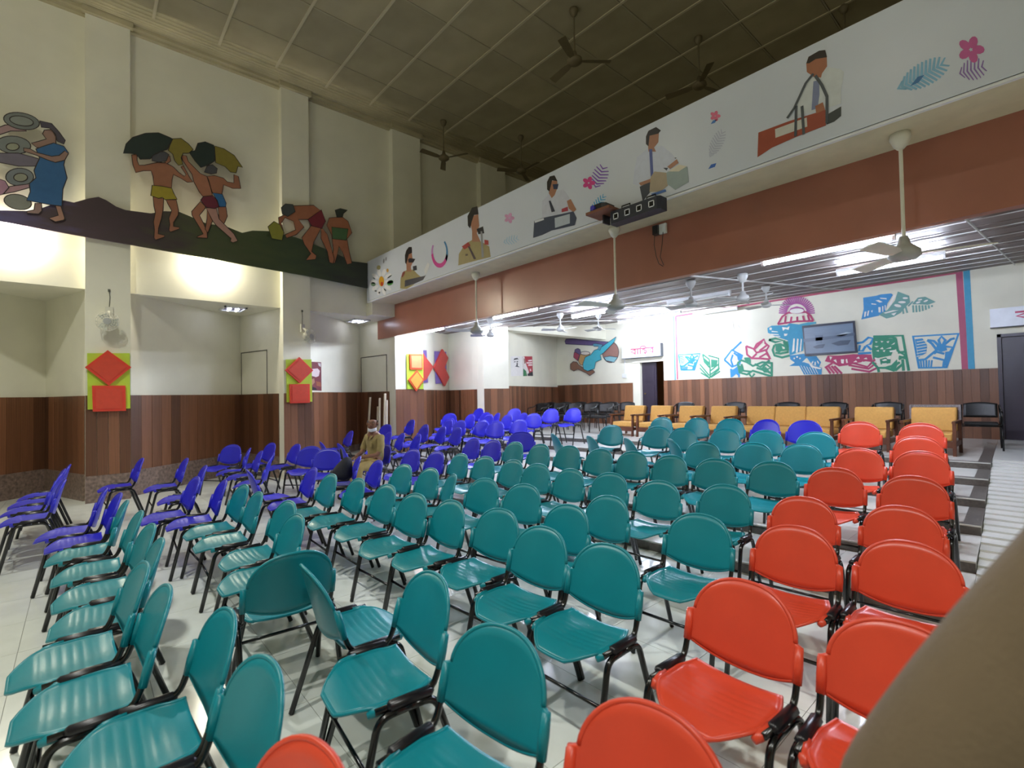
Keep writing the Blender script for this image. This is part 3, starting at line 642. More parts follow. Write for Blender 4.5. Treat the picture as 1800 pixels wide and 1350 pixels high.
# flowers, leaves and feathers
def flower(z, cx, cy, R, c, n=5):
    pset(z, [(ellipse(cx+R*.6*math.cos(2*math.pi*k/n), cy+R*.6*math.sin(2*math.pi*k/n), R*.5, R*.36, 10, 2*math.pi*k/n), c) for k in range(n)])
def leaf(z, cx, cy, Lg, Wd, rot, c, n=7):
    c_, s_ = math.cos(rot), math.sin(rot); q = []
    for k in range(n):
        t = -1+2*(k+.5)/n; w_ = Wd*(1-t*t)**.5
        for sg in (-1, 1):
            x0, y0 = Lg*t, 0; x1, y1 = Lg*(t+.25), sg*w_
            P = [(x0-Lg*.07, y0), (x1-Lg*.02, y1), (x1+Lg*.05, y1*.9), (x0+Lg*.07, y0)]
            q.append([(cx+x*c_-y*s_, cy+x*s_+y*c_) for x, y in P])
    mb = MB()
    for P in q: plate(BN, '', P, None, .0008, .0014, None, z, mb)
    mb.build('print', flat(c, .35), banner)
flower(ZR, 1520, 262, 66, 'c25a96'); leaf(ZR, 1520, 370, 70, 60, -.3, '8a6cae'); leaf(ZR, 1250, 405, 140, 66, -.5, '7fb4d4', 12); pset(ZR, [([(1200, 455), (1240, 405), (1275, 395), (1245, 435)], '2f6fa8')])
flower(ZR, 172, 612, 26, 'd8708e'); leaf(ZR, 175, 765, 75, 34, -1.1, 'b3b9cc', 10); pset(ZR, [([(135, 892), (150, 868), (178, 860), (170, 880)], '2f62b8'), ([(148, 655), (160, 636), (182, 630), (170, 648)], '4a7ac0')])
flower(Z2, 1305, 965, 32, 'cc3f86'); leaf(Z2, 1360, 938, 60, 44, -1.2, '7a4fb0'); leaf(Z2, 1345, 1085, 62, 24, -.9, '4aa3d6', 8); flower(Z2, 886, 1150, 26, 'cf9ac0'); leaf(Z2, 890, 1268, 40, 24, -.3, '9ec3dd', 6)

# --- wall mural on the back wall ---------------------------------------------------------------
BW = Plane((0, YB-.001, 0), (1, 0, 0), (0, -1, 0))
mural = tag(empty('wall_mural', (-4.6, YB-.001, 2.9)), 'folk linocut mural in blue, green and red framed by stripes on back wall', 'mural')
_ml = [0]
def _mdep(d):                                              # every colour lies in its own thin layer of paint
    _ml[0] += 1; return (.001+(_ml[0] % 16)*.0007) if d < .0025 else .0135+(_ml[0] % 6)*.0007
def mst(name, polys, col, wd, z, closed=False, d=.001):
    d = _mdep(d)
    o = strokes(BW, name, polys, col, wd, d, None, z, closed); o['kind'] = 'stuff'; return child_of(o, mural)
def mpl(name, polys, col, z, d=.001):
    q = MB(); d = _mdep(d)
    for k_, p in enumerate(polys): plate(BW, name, p, None, d, d+.0006+.00004*k_, None, z, q)
    o = q.build(name, flat(col), None); o['kind'] = 'stuff'; return child_of(o, mural)
BLU, GRN, RED = '2f8cc4', '2f8a6a', 'b03a64'
mst('frame_line', [[(1184, 556), (1187, 668)]], '6aa0cc', .05, ID); mst('frame_line', [[(1188, 556), (1191, 667)], [(1188, 556), (1440, 516), (1600, 492), (1683, 479)]], 'b85a6e', .05, ID, d=.002)
mst('frame_line', [[(1686, 478), (1697, 651)]], 'b0506e', .105, ID); mst('frame_line', [[(1699, 476), (1708, 650)]], '3f9cc0', .10, ID)
ZA = Zoom(1180, 440, 6); ZB = Zoom(1450, 440, 6)
def trapezoid_motif(z, o, k):                               # leaf, flower and comb inside a trapezoid
    T_ = lambda pts: [(o[0]+x*k, o[1]+y*k*.96) for x, y in pts]
    mst('motif_outline', [T_([(0, 30), (480, 0), (350, 370), (65, 375)])], BLU, .05, z, True)
    mpl('motif_fill', [T_([(20, 60), (100, 50), (150, 130), (140, 210), (60, 260)])], BLU, z)
    mst('motif_cut', [T_([(40, 90+i*32), (150, 70+i*32)]) for i in range(6)], 'ece8d4', .016, z, d=.003)
    mst('motif_line', [T_([(60, 290), (130, 280), (260, 170), (330, 110)]), T_([(250, 180), (200, 110), (150, 70)]), T_([(150, 70), (220, 80), (280, 140)]), T_([(290, 130), (270, 70), (300, 30), (340, 70), (310, 130)]), T_([(330, 120), (400, 60), (440, 50)]), T_([(340, 140), (420, 150), (380, 220)]), T_([(210, 260), (330, 290), (360, 240)]), T_([(220, 220), (250, 200), (330, 220)]), T_([(330, 300), (320, 370)])], BLU, .045, z)
    mst('motif_line', [T_([(80+i*30, 290), (90+i*25, 370)]) for i in range(5)], BLU, .028, z)
    mpl('motif_fill', [T_([(250, 130), (340, 100), (360, 180), (300, 200), (240, 180)]), T_([(340, 200), (400, 190), (360, 350), (320, 350), (335, 270)])], BLU, z)
trapezoid_motif(ZB, (930, 880), 1.0); trapezoid_motif(ZA, (75, 1090), .48)
# green leaf
mst('motif_line', [[(330, 1095), (350, 1180), (410, 1240)], [(330, 1095), (400, 1150), (410, 1240)], [(390, 1110), (500, 1140), (500, 1260), (410, 1340)], [(300, 1200), (400, 1320)], [(300, 1240), (400, 1345)], [(310, 1290), (410, 1350)], [(500, 1200), (415, 1270)], [(510, 1240), (415, 1310)], [(515, 1275), (420, 1340)], [(410, 1240), (410, 1345)]], GRN, .04, ZA)
mpl('motif_fill', [[(340, 1130), (400, 1180), (395, 1240), (355, 1190)], [(420, 1150), (490, 1160), (480, 1220), (420, 1240)]], GRN, ZA)
# blue hut and pen
mst('motif_line', [[(560, 1155), (640, 1050), (750, 1110), (720, 1200), (640, 1230), (600, 1190), (560, 1155)], [(640, 1060), (740, 965)], [(650, 1100), (630, 1160), (650, 1220)], [(660, 1080), (720, 1130), (720, 1180)], [(630, 1250), (635, 1340)], [(625, 1290), (720, 1220)], [(640, 1330), (720, 1260)], [(715, 1240), (715, 1340)]], BLU, .05, ZA)
mpl('motif_fill', [[(690, 1090), (750, 1110), (725, 1180), (700, 1150)], [(630, 1260), (720, 1240), (715, 1330), (680, 1300), (640, 1340)]], BLU, ZA)
# red dove
mst('motif_line', [[(790, 1010), (800, 1100), (850, 1140), (930, 1140), (1040, 1150)], [(790, 1010), (870, 1040), (900, 990), (980, 940), (990, 980), (1030, 1010), (1000, 1060), (1045, 1150)], [(870, 1040), (900, 1080), (1000, 1050)], [(880, 1040), (960, 960)], [(930, 1060), (1010, 1000)], [(850, 1140), (900, 1090)], [(930, 1130), (1000, 1090), (1040, 1130)]], RED, .05, ZA)
# green waves
mst('motif_line', [[(700, 1190), (740, 1160), (800, 1180), (860, 1220), (960, 1180), (1060, 1190)], [(700, 1190), (720, 1290), (800, 1310), (860, 1270), (960, 1300), (1060, 1330)], [(740, 1200), (760, 1270), (840, 1280)], [(770, 1140), (830, 1150), (830, 1190)], [(820, 1300), (850, 1340), (880, 1300)], [(900, 1240), (1000, 1270), (1060, 1300)], [(880, 1200), (940, 1230), (1040, 1160)], [(1060, 1180), (1060, 1330)], [(960, 1250), (1000, 1200), (1050, 1240), (1000, 1260)]], GRN, .055, ZA)
mpl('motif_fill', [[(770, 1130), (830, 1130), (830, 1180), (780, 1170)], [(710, 1210), (740, 1220), (760, 1280), (730, 1290)], [(940, 1240), (1000, 1230), (1050, 1290), (980, 1290)]], GRN, ZA)
# radiant sun
rays = []
for k in range(25):
    a = math.pi+math.pi*k/24+.0; rays.append([(1325+105*math.cos(a), 665+100*math.sin(a)), (1325+190*math.cos(a), 660+175*math.sin(a))])
mst('sun_ray', rays, 'a85a94', .034, ZA)
mpl('motif_fill', [[(1230, 660), (1260, 610), (1325, 590), (1395, 610), (1420, 660), (1325, 670)]], 'a85a94', ZA); mpl('motif_cut', [ellipse(1325, 640, 75, 26, 16, -.05), [(1255, 690), (1275, 670), (1290, 690)], [(1330, 690), (1380, 665), (1380, 685)]], 'ece8e0', ZA, .003)
mst('motif_line', [[(1125, 780), (1170, 700), (1230, 660), (1420, 650), (1470, 690), (1500, 745)], [(1125, 780), (1320, 750), (1500, 745)], [(1210, 690), (1200, 765)], [(1270, 700), (1260, 755)], [(1330, 700), (1330, 755)], [(1390, 690), (1405, 750)], [(1440, 680), (1460, 745)], [(1285, 640), (1325, 625), (1365, 640)]], RED, .045, ZA)
# blue-green bird
mpl('motif_fill', [[(1015, 820), (1060, 795), (1220, 790), (1250, 770), (1330, 780), (1400, 790), (1405, 860), (1390, 1060), (1250, 1110), (1240, 1000), (1230, 950), (1130, 920), (1020, 870)]], '3a96b8', ZA); mpl('motif_fill', [[(1350, 780), (1440, 760), (1530, 755), (1530, 775), (1400, 800)]], '4aa3bc', ZA)
mpl('motif_cut', [ellipse(1050, 828, 14, 14), [(1060, 850), (1120, 855), (1130, 865), (1060, 862)], [(1050, 880), (1130, 885), (1140, 895), (1050, 892)], [(1040, 905), (1150, 905), (1150, 915), (1040, 917)], [(1190, 880), (1230, 880), (1220, 900), (1195, 905)], [(1170, 810), (1220, 815), (1180, 850)], [(1290, 930), (1305, 930), (1300, 1060), (1275, 1080)], [(1330, 930), (1345, 935), (1335, 1080), (1315, 1080)], [(1370, 930), (1380, 940), (1370, 1060), (1355, 1070)], [(1200, 830), (1250, 800), (1240, 840)]], 'ece8dc', ZA, .003)
mst('motif_line', [[(1030, 945), (1100, 930), (1180, 950), (1100, 970), (1030, 945)], [(1090, 1000), (1070, 1050), (1090, 1110), (1170, 1130), (1250, 1110)], [(1090, 1000), (1150, 990), (1220, 1020)], [(1110, 1030), (1140, 1060), (1200, 1050)], [(1100, 1080), (1150, 1090), (1240, 1070)], [(1190, 950), (1200, 1000), (1230, 1040)]], GRN, .055, ZA); mpl('motif_fill', [[(1100, 1000), (1160, 1000), (1180, 1050), (1140, 1080), (1100, 1060)], [(1190, 960), (1240, 960), (1240, 1060), (1200, 1060)]], GRN, ZA)
mpl('motif_fill', [[(1250, 1110), (1400, 1090), (1430, 1130), (1380, 1180), (1310, 1190), (1255, 1150)], [(1245, 1220), (1310, 1180), (1400, 1180), (1590, 1240), (1585, 1310), (1400, 1310), (1350, 1220)], [(1420, 1120), (1530, 1115), (1580, 1180), (1560, 1230), (1480, 1200)]], '3a8fc0', ZA, .0012)
mpl('motif_cut', [ellipse(1330, 1125, 10, 10), ellipse(1300, 1140, 9, 9), ellipse(1360, 1140, 9, 9), ellipse(1520, 1195, 8, 22), ellipse(1490, 1185, 7, 20, 12, .5), ellipse(1550, 1180, 7, 20, 12, -.5), [(1430, 1160), (1500, 1220), (1590, 1245), (1570, 1255), (1480, 1235)]], 'ece8dc', ZA, .003)
mst('motif_cut', [[(1370+i*30, 1215+i*6), (1420+i*26, 1305)] for i in range(6)], 'ece8dc', .012, ZA, d=.003)
# red feather fan right of the picture
mpl('motif_fill', [[(0, 1170), (30, 1110), (160, 1110), (300, 1095), (490, 1100), (510, 1180), (430, 1170), (250, 1210), (150, 1225), (80, 1190)]], RED, ZB)
mst('motif_line', [[(10, 1230), (60, 1300)], [(40, 1225), (100, 1300)], [(70, 1220), (140, 1300)], [(100, 1220), (180, 1300)], [(0, 1240), (80, 1190)], [(250, 1210), (460, 1250), (540, 1190)], [(280, 1250), (470, 1280), (550, 1240)], [(300, 1190), (450, 1230), (530, 1150)]], RED, .045, ZB)
mpl('motif_cut', [[(50, 1120), (80, 1125), (60, 1160)], [(90, 1160), (120, 1150), (130, 1190)], [(170, 1150), (205, 1150), (200, 1195), (175, 1190)], [(220, 1150), (235, 1145), (245, 1185), (228, 1190)], [(330, 1140), (360, 1120), (370, 1145)], [(410, 1145), (440, 1130), (450, 1150)], [(300, 1180), (330, 1160), (345, 1180)], [(380, 1190), (400, 1170), (420, 1190)]], 'ece8dc', ZB, .003)
# blue bird behind the picture, green head in a square
mst('motif_line', [[(340, 980), (400, 970), (460, 920), (510, 930), (480, 990), (440, 1000), (490, 1050)], [(350, 1090), (490, 1080)], [(370, 1000), (360, 1060), (400, 1060), (430, 1010)]], BLU, .05, ZB)
mst('motif_line', [[(510, 910), (820, 900), (885, 1270)], [(515, 930), (700, 915), (750, 930)], [(500, 1180), (560, 1240), (640, 1240), (740, 1270)], [(560, 1240), (570, 1285)], [(745, 930), (770, 1060), (850, 1110), (780, 1150)], [(820, 1150), (830, 1270)], [(700, 1240), (790, 1180)], [(740, 1270), (820, 1200)], [(850, 1070), (770, 1080)], [(860, 1140), (780, 1120)]], GRN, .05, ZB)
mpl('motif_fill', [[(510, 930), (700, 930), (750, 940), (770, 1030), (720, 1060), (700, 1110), (590, 1130), (510, 1150), (495, 1050)], [(580, 1150), (640, 1130), (695, 1150), (690, 1190), (590, 1205)], [(490, 1150), (530, 1190), (560, 1230), (630, 1230), (700, 1210), (760, 1150), (770, 1200), (740, 1270), (690, 1240), (560, 1250)]], GRN, ZB)
mpl('motif_cut', [[(530, 960), (560, 965), (540, 975)], [(590, 955), (620, 960), (600, 975)], [(650, 965), (680, 955), (670, 980)], [(700, 1000), (740, 970), (735, 990)], [(520, 1010), (570, 1010), (550, 1025)], [(580, 1040), (610, 1020), (620, 1045)], [(640, 1040), (700, 1020), (700, 1035)], [(540, 1060), (570, 1050), (570, 1070)], [(610, 1060), (640, 1050), (630, 1075)], [(525, 1130), (580, 1140), (585, 1190), (550, 1190)], [(650, 1145), (690, 1110), (690, 1150)], [(600, 1160), (640, 1145), (660, 1160), (620, 1168)], [(600, 1195), (650, 1190), (660, 1200), (610, 1204)], [(680, 1060), (740, 1050), (745, 1070), (690, 1075)]], 'ece8dc', ZB, .003)
# leafy branch at the top right
mpl('motif_fill', [[(405, 500), (540, 480), (590, 465), (700, 455), (720, 470), (660, 560), (640, 640), (570, 690), (385, 730), (410, 620)]], '3f90c8', ZB); mpl('motif_fill', [[(570, 680), (660, 630), (740, 530), (770, 435), (890, 480), (900, 550), (850, 600), (800, 660), (730, 700), (650, 720)], [(920, 570), (980, 500), (1060, 490), (1170, 545), (1090, 575), (1000, 570)]], '6fa098', ZB, .0012)
mpl('motif_cut', [[(420, 650), (440, 645), (430, 700), (415, 705)], [(455, 640), (470, 635), (460, 690), (445, 692)], [(490, 640), (505, 630), (500, 660)], [(565, 600), (590, 600), (590, 655), (568, 655)], [(605, 590), (618, 590), (618, 650), (608, 650)], [(632, 580), (644, 580), (642, 630), (634, 630)], [(535, 530), (570, 525), (610, 545), (580, 552)], [(580, 500), (650, 505), (655, 518), (590, 512)], [(490, 560), (540, 565), (545, 575), (495, 572)], [(665, 590), (730, 470), (750, 470), (700, 580)], ellipse(815, 548, 40, 12), ellipse(770, 585, 38, 15, 14, .2), ellipse(850, 505, 28, 10), [(620, 660), (720, 632), (780, 632), (640, 668)], [(700, 670), (760, 655), (730, 690)], ellipse(985, 550, 26, 10, 12, -.3), ellipse(1005, 522, 24, 8, 12, -.2), ellipse(1065, 535, 26, 9, 12, -.4)], 'ece8e0', ZB, .003)
mst('motif_line', [[(930+i*33, 580), (935+i*33, 655-i*i*1.6)] for i in range(7)]+[[(820, 600), (830, 670)], [(850, 590), (870, 660)], [(880, 590), (930, 540)]], '6fa098', .03, ZB)
# worn lettering left on the wall
mst('faded_mark', [[(400, 790), (440, 760), (500, 800), (500, 840)], [(430, 800), (480, 770)], [(450, 850), (470, 790)], [(560, 840), (600, 760), (640, 740)], [(590, 800), (640, 830)], [(640, 710), (660, 840)], [(680, 760), (730, 820)], [(300, 1030), (340, 1000), (380, 1040)], [(320, 1060), (300, 1080)], [(400, 960), (450, 1000)], [(470, 930), (490, 940)], [(430, 1080), (490, 1060)]], 'cfc9bb', .03, ZA)

# --- instrument cut-out, posters, picture --------------------------------------------------------
ZI = Zoom(850, 540, 5)
inst = tag(empty('instrument_cutout', (-10.6, YB-.001, 2.9)), 'painted cut-out of sitar, violin and drums on the wall beside the door', 'wall art')
for i, (nm, pts, c) in enumerate((('sitar_gourd', ellipse(1118, 395, 72, 92, 26), '9c7468'), ('gourd_patch', [(1060, 440), (1110, 430), (1180, 440), (1150, 485), (1080, 470)], '8cc0c8'), ('sitar_neck', [(718, 300), (728, 280), (780, 276), (960, 296), (1110, 306), (1105, 342), (960, 336), (725, 324)], '6d5a88'),
        ('small_drum', [(795, 440), (808, 372), (832, 362), (852, 372), (862, 412), (832, 472)], '6a6088'), ('drum_face', [(800, 400), (812, 395), (850, 420), (830, 470), (795, 440)], 'a84a60'), ('tabla', [(838, 470), (858, 405), (900, 392), (944, 405), (925, 440), (885, 510), (855, 505)], 'c39a62'), ('tabla_skin', ellipse(900, 405, 42, 16, 16), 'd8cfc0'),
        ('ektara', [(770, 500), (795, 478), (825, 482), (845, 510), (930, 562), (970, 552), (985, 570), (940, 602), (910, 580), (835, 545), (800, 562), (770, 545)], '86604c'), ('violin', [(880, 500), (900, 440), (950, 418), (980, 380), (1022, 366), (1090, 318), (1172, 262), (1152, 312), (1062, 402), (1032, 422), (1042, 462), (992, 482), (982, 540), (922, 562), (886, 545)], '49b4c4'), ('violin_scroll', [(965, 330), (985, 318), (1010, 322), (1055, 330), (1030, 380), (1010, 370), (1020, 345), (980, 345)], '5a9ab0'))):
    d0 = .002+.004*i; o = plate(BW, nm, pts, flat(c), d0 if i else .0, d0+.012, None, ZI); child_of(o, inst)
    q = MB(); ribbon(q, BW, pts, .02, d0+.012, ZI, True); e = q.build('outline', flat('2c3444'), None); e.parent = o
def diag_plane(p, q, dep=.002):
    p = Vector((*p, 0)); q = Vector((*q, 0)); d = (q-p).normalized(); n = Vector((d.y, -d.x, 0)); n = n if n.x > 0 else -n
    return Plane(p+n*dep, d, n)
B2 = diag_plane(BAYS[2][0], BAYS[2][1]); B3 = diag_plane(BAYS[3][0], BAYS[3][1]); B4 = diag_plane(BAYS[4][0], BAYS[4][1])
def poster(pl, lab, z, base, col, items):
    o = plate(pl, 'poster', base, flat(col, .4), 0, .003, None, z); tag(o, lab, 'poster')
    for i, (pts, c) in enumerate(items): e = plate(pl, 'print', pts, flat(c, .4), .003+.0006*i, .0045+.0006*i, None, z); e.parent = o
ZP = Zoom(360, 480, 5)
poster(B2, 'maroon poster with white text and a portrait beside the second pillar', ZP, [(915, 778), (1022, 784), (1025, 1034), (918, 1030)], '7a3a44',
       [([(925, 845), (990, 838), (1010, 860), (1000, 905), (975, 915), (930, 900)], 'd8c8c8'), ([(935, 935), (960, 925), (965, 960), (945, 985), (930, 965)], 'b08468'), ([(990, 790), (1015, 792), (1018, 825), (1000, 815)], 'd9d2d2'), ([(925, 990), (975, 1010), (985, 1030), (925, 1028)], '2e2430'), ([(975, 950), (1015, 960), (1018, 1000), (980, 990)], '9a5a40')])
poster(B4, 'pale poster with a sketched black face beside the red and green poster', ZI, [(238, 432), (342, 430), (344, 602), (240, 606)], 'e6e2dc',
       [([(262, 470), (270, 450), (298, 445), (308, 465), (300, 458), (276, 462)], '2a2a2c'), ([(266, 478), (280, 474), (281, 482), (268, 485)], '333336'), ([(288, 474), (302, 474), (302, 483), (290, 484)], '333336'), ([(290, 488), (300, 490), (298, 515), (318, 528), (275, 522), (288, 512)], '38383c')])
poster(B4, 'red and green poster with white lettering near the wall corner', ZI, [(344, 432), (427, 432), (434, 604), (347, 606)], 'b83a48',
       [([(344, 432), (358, 434), (372, 500), (395, 560), (400, 604), (347, 606)], 'e4dcd8'), ([(348, 540), (372, 560), (382, 604), (348, 606)], '2f7a4a'), ([(352, 450), (366, 455), (368, 490), (356, 500)], 'a07a6c'), ([(385, 585), (430, 565), (434, 604), (388, 604)], '2e3238'), ([(390, 465), (424, 462), (424, 474), (392, 476)], 'eedede'), ([(376, 484), (425, 482), (425, 494), (378, 496)], 'eedede'), ([(390, 502), (425, 500), (426, 514), (392, 516)], 'eedede'), ([(404, 545), (414, 540), (418, 560), (406, 562)], 'eedede')])
pic = tag(empty('framed_picture', (-3.8, YB-.06, 2.8)), 'dark framed blue-grey picture of boats hanging over the wall mural', 'picture')
PB = Plane((0, YB-.02, 0), (1, 0, 0), (0, -1, 0)); corners = [(1411, 573), (1503, 564), (1508, 620), (1416, 626)]
child_of(plate(PB, 'picture_frame', corners, flat('23283a', .35), 0, .05, None), pic)
inn = [(1414, 577), (1500, 568), (1504, 617), (1418, 622)]
child_of(plate(PB, 'canvas', inn, mat('canvas_blue', '66788c', .3, var=.35, scale=1.3, stretch=(.6, 1, 2)), .05, .053, None), pic)
for nm, pts, c in (('boat', [(1462, 604), (1478, 599), (1497, 598), (1492, 606), (1474, 608)], '39485c'), ('boat', [(1430, 610), (1440, 606), (1452, 605), (1448, 612), (1436, 613)], '3d4c60'), ('sail', [(1436, 605), (1434, 590), (1448, 589), (1446, 604)], '54667c'), ('far_bank', [(1414, 602), (1450, 598), (1503, 590), (1503, 585), (1470, 590), (1414, 596)], '4c5e74'), ('bright_water', [(1470, 590), (1488, 584), (1498, 585), (1480, 592)], '9fb0bc')):
    child_of(plate(PB, nm, pts, flat(c, .3), .053, .0545, None), pic)

# --- pillar panels ----------------------------------------------------------------------------------
PP = Plane((PX+.017, 0, 0), (0, 1, 0), (1, 0, 0))
def panels(lab, lime, shapes, pl=PP):
    t = plate(pl, 'pillar_panel', lime, mat('lime_board', 'b7d43c', .5), 0, .02, None); tag(t, lab, 'wall panel', 'bright pillar decorations')
    for nm, pts, c, h in shapes:
        o = plate(pl, nm, pts, flat(c, .4), .02, .02+h, None); o.parent = t
        cx = sum(p[0] for p in pts)/len(pts); cy = sum(p[1] for p in pts)/len(pts)
        i_ = plate(pl, nm+'_face', [(cx+(x-cx)*.8, cy+(y-cy)*.8) for x, y in pts], flat({'d8402c': 'cf4630', 'e8542c': 'f08a5a', 'e0502c': 'f0a044'}.get(c, c), .4), .02+h, .03+h, None); i_.parent = o
panels('lime board with red diamond and square on the nearest pillar', [(153, 621), (228, 621), (229, 718), (154, 720)], [('diamond', [(149, 646), (189, 616), (230.5, 646), (191, 678)], 'd8402c', .05), ('square', [(161.5, 678), (220, 678), (221, 722), (163, 723.5)], 'd8402c', .05)])
panels('lime board with red diamond and square on the second pillar', [(502.4, 632), (547, 632), (548.4, 706), (504, 707)], [('diamond', [(499.6, 651), (524.4, 628), (548.6, 651.4), (525, 674)], 'd8402c', .05), ('square', [(507.6, 675.6), (542.4, 675), (543, 708), (508.4, 709)], 'd8402c', .05)])
panels('lime board with orange square above a diamond on the pillar under the balcony', [(714, 622), (743, 622), (743.6, 684), (715, 684)], [('square', [(718, 623), (740.5, 623), (741, 649.7), (719, 649.7)], 'e8542c', .04), ('diamond', [(716, 668), (731, 651), (743.4, 668), (729.7, 688)], 'e0502c', .04)])
ZQ = Zoom(600, 520, 6)
t = plate(B3, 'wall_panel', [(975, 585), (1096, 590), (1102, 920), (990, 928)], flat('7a62b0', .5), .016, .03, None, ZQ); tag(t, 'violet board with a notched red kite shape on the bay wall', 'wall panel')
o = plate(B3, 'kite', [(955, 755), (1045, 563), (1106, 655), (1068, 755), (1116, 860), (1070, 954)], flat('cc3c34', .45), .03, .07, None, ZQ); o.parent = t
t = plate(B3, 'wall_panel', [(835, 575), (888, 575), (903, 915), (845, 915)], flat('7a62b0', .5), .016, .03, None, ZQ); tag(t, 'violet board with a red triangle half hidden by the pillar', 'wall panel')
o = plate(B3, 'triangle', [(835, 600), (865, 650), (945, 750), (870, 885), (835, 900)], flat('cc3c34', .45), .03, .07, None, ZQ); o.parent = t

# --- exit signs -------------------------------------------------------------------------------------
def stroke_text(pl, x0, z0, w_, h, wd, d, col, parent):
    T_ = lambda pts: [(x0+x*w_, z0+y*h) for x, y in pts]
    paths = [[(0, .8), (1, .8)], [(.20, .8), (.20, .12)], [(.20, .74), (.02, .47), (.20, .22)], [(.31, .8), (.31, .12)],
             [(.42, .8), (.42, .12)], [(.42, .8), (.43, .97), (.50, 1.07), (.60, 1.05), (.66, .95), (.64, .8)],
             [(.50, .60), (.60, .70), (.66, .62), (.56, .50), (.69, .44), (.71, .30), (.60, .22), (.58, .32), (.66, .06)],
             [(.95, .8), (.95, .14)], [(.95, .74), (.77, .47), (.95, .24)]]
    q = MB()
    class PL2(Plane):
        def hit(s, a, b): return (a, b)
    p2 = PL2(pl.p, pl.u, pl.n)
    for p in paths: ribbon(q, p2, T_(p), wd, d, ID, False, .002)
    q.sheet([p2.at(*c, d) for c in [(x0+(.83+.028*math.cos(a))*w_, z0+(.09+.05*math.sin(a))*h) for a in [i*math.pi/4 for i in range(8)]]], p2.n*.002)
    e = q.build('lettering', flat(col, .4), None); return e
def exit_sign(x0, x1, z0, z1, lab, tx0, tw, col):
    t = tag(empty('exit_sign', ((x0+x1)/2, YB-.16, (z0+z1)/2)), lab, 'sign', 'exit signs over the doors')
    child_of(MB().box(x0, x1, YB-.16, YB-.002, z0, z1).build('light_box', mat('sign_white', 'dfe3ea', .35), None), t)
    child_of(MB().box(x0-.006, x1+.006, YB-.165, YB-.003, z0-.012, z0).box(x1, x1+.008, YB-.163, YB-.003, z0, z1).build('sign_edge', flat('4a4e58'), None), t)
    child_of(stroke_text(Plane((0, YB-.1605, 0), (1, 0, 0), (0, -1, 0)), tx0, z0+.07, tw, (z1-z0)*.64, .035, .0, col, None), t)
exit_sign(-9.64, -8.22, 2.70, 3.10, 'white exit sign with pink Bengali letters over the open door', -9.30, .86, 'c8506e')
exit_sign(-.965, .5, 2.73, 3.09, 'white exit sign with red Bengali letters over the right-hand door', -.62, .95, 'c02c5e')
sw = tag(empty('switch_box', (-9.65, YB-.02, 2.0)), 'small white switch box with conduit on the wall left of the open door', 'switch')
child_of(plate(BW, 'box', [(1095, 657), (1103, 657), (1103, 664), (1095, 664)], m_white, 0, .04, None), sw); child_of(MB().box(-9.66, -9.63, YB-.02, YB-.001, 2.1, 2.75).build('conduit', m_white, None), sw)

# ------------------------------------------------------------------ equipment on the balcony edge
lb = tag(empty('light_bar', (-3.14, 4.70, 3.62), 0), 'black effect light bar with four white square lenses under the banner', 'stage light')
MB().prism([(-.33, -.06), (-.30, -.09), (.30, -.09), (.33, -.06), (.33, .06), (-.33, .06)], -.07, .07).build('body', mat('bar_black', '1d2230', .4), lb)
for x in (-.23, -.075, .08, .235):
    f = MB()
    for a, b, c, d in ((-.034, .034, .026, .034), (-.034, .034, -.034, -.026), (-.034, -.026, -.034, .034), (.026, .034, -.034, .034)): f.box(x+a, x+b, -.096, -.088, c, d)
    f.build('lens_frame', mat('lens_white', 'f2f4f8', .4), lb); MB().box(x-.026, x+.026, -.094, -.088, -.026, .026).build('lens', mat('lens_black', '0a0c12', .15), lb)
for x in (-.14, .19):
    MB().tube([(x-.055, -.02, .06), (x-.055, -.02, .12), (x+.055, -.02, .12), (x+.055, -.02, .06)], .008, 6).build('bracket', m_sleeve, lb)
pj = tag(empty('projector', (-3.60, 4.66, 3.745)), 'small black projector on a wooden shelf beside the light bar', 'projector')
MB().prism([(-.10, -.10), (.06, -.10), (.10, -.06), (.10, .10), (-.10, .10)], 0, .075).build('body', m_sleeve, pj); MB().lathe([(.03, 0), (.03, .03), (.022, .034)], 12, (-.05, -.13, .035), 'y').build('lens', mat('lens_blue', '4a46b8', .15), pj)
sh = tag(empty('wall_shelf', (-3.58, 4.66, 3.73)), 'small brown shelf carrying the projector on the balcony edge', 'shelf')
MB().box(-.16, .18, -.14, .14, -.02, .012).build('board', mat('shelf_wood', '7a4a34', .5, var=.2), sh); MB().box(-.02, .0, .0, .12, -.12, -.02).build('shelf_bracket', m_sleeve, sh)
sk = tag(empty('power_socket', (-3.28, 5.39, 3.60)), 'power socket with black plug and dangling wires on the terracotta beam', 'socket')
MB().box(-.0, .09, -.03, .005, -.06, .06).build('socket_plate', m_white, sk); MB().box(-.07, -.0, -.07, -.0, -.06, .05).build('plug', m_sleeve, sk)
MB().tube([(-.05, -.05, -.05), (-.06, -.05, -.18), (-.03, -.06, -.33), (.0, -.05, -.43), (.05, -.04, -.47)], .004, 5).tube([(.06, -.04, -.05), (.05, -.05, -.2), (.02, -.05, -.35), (.06, -.04, -.46)], .004, 5).build('wire', m_sleeve, sk)

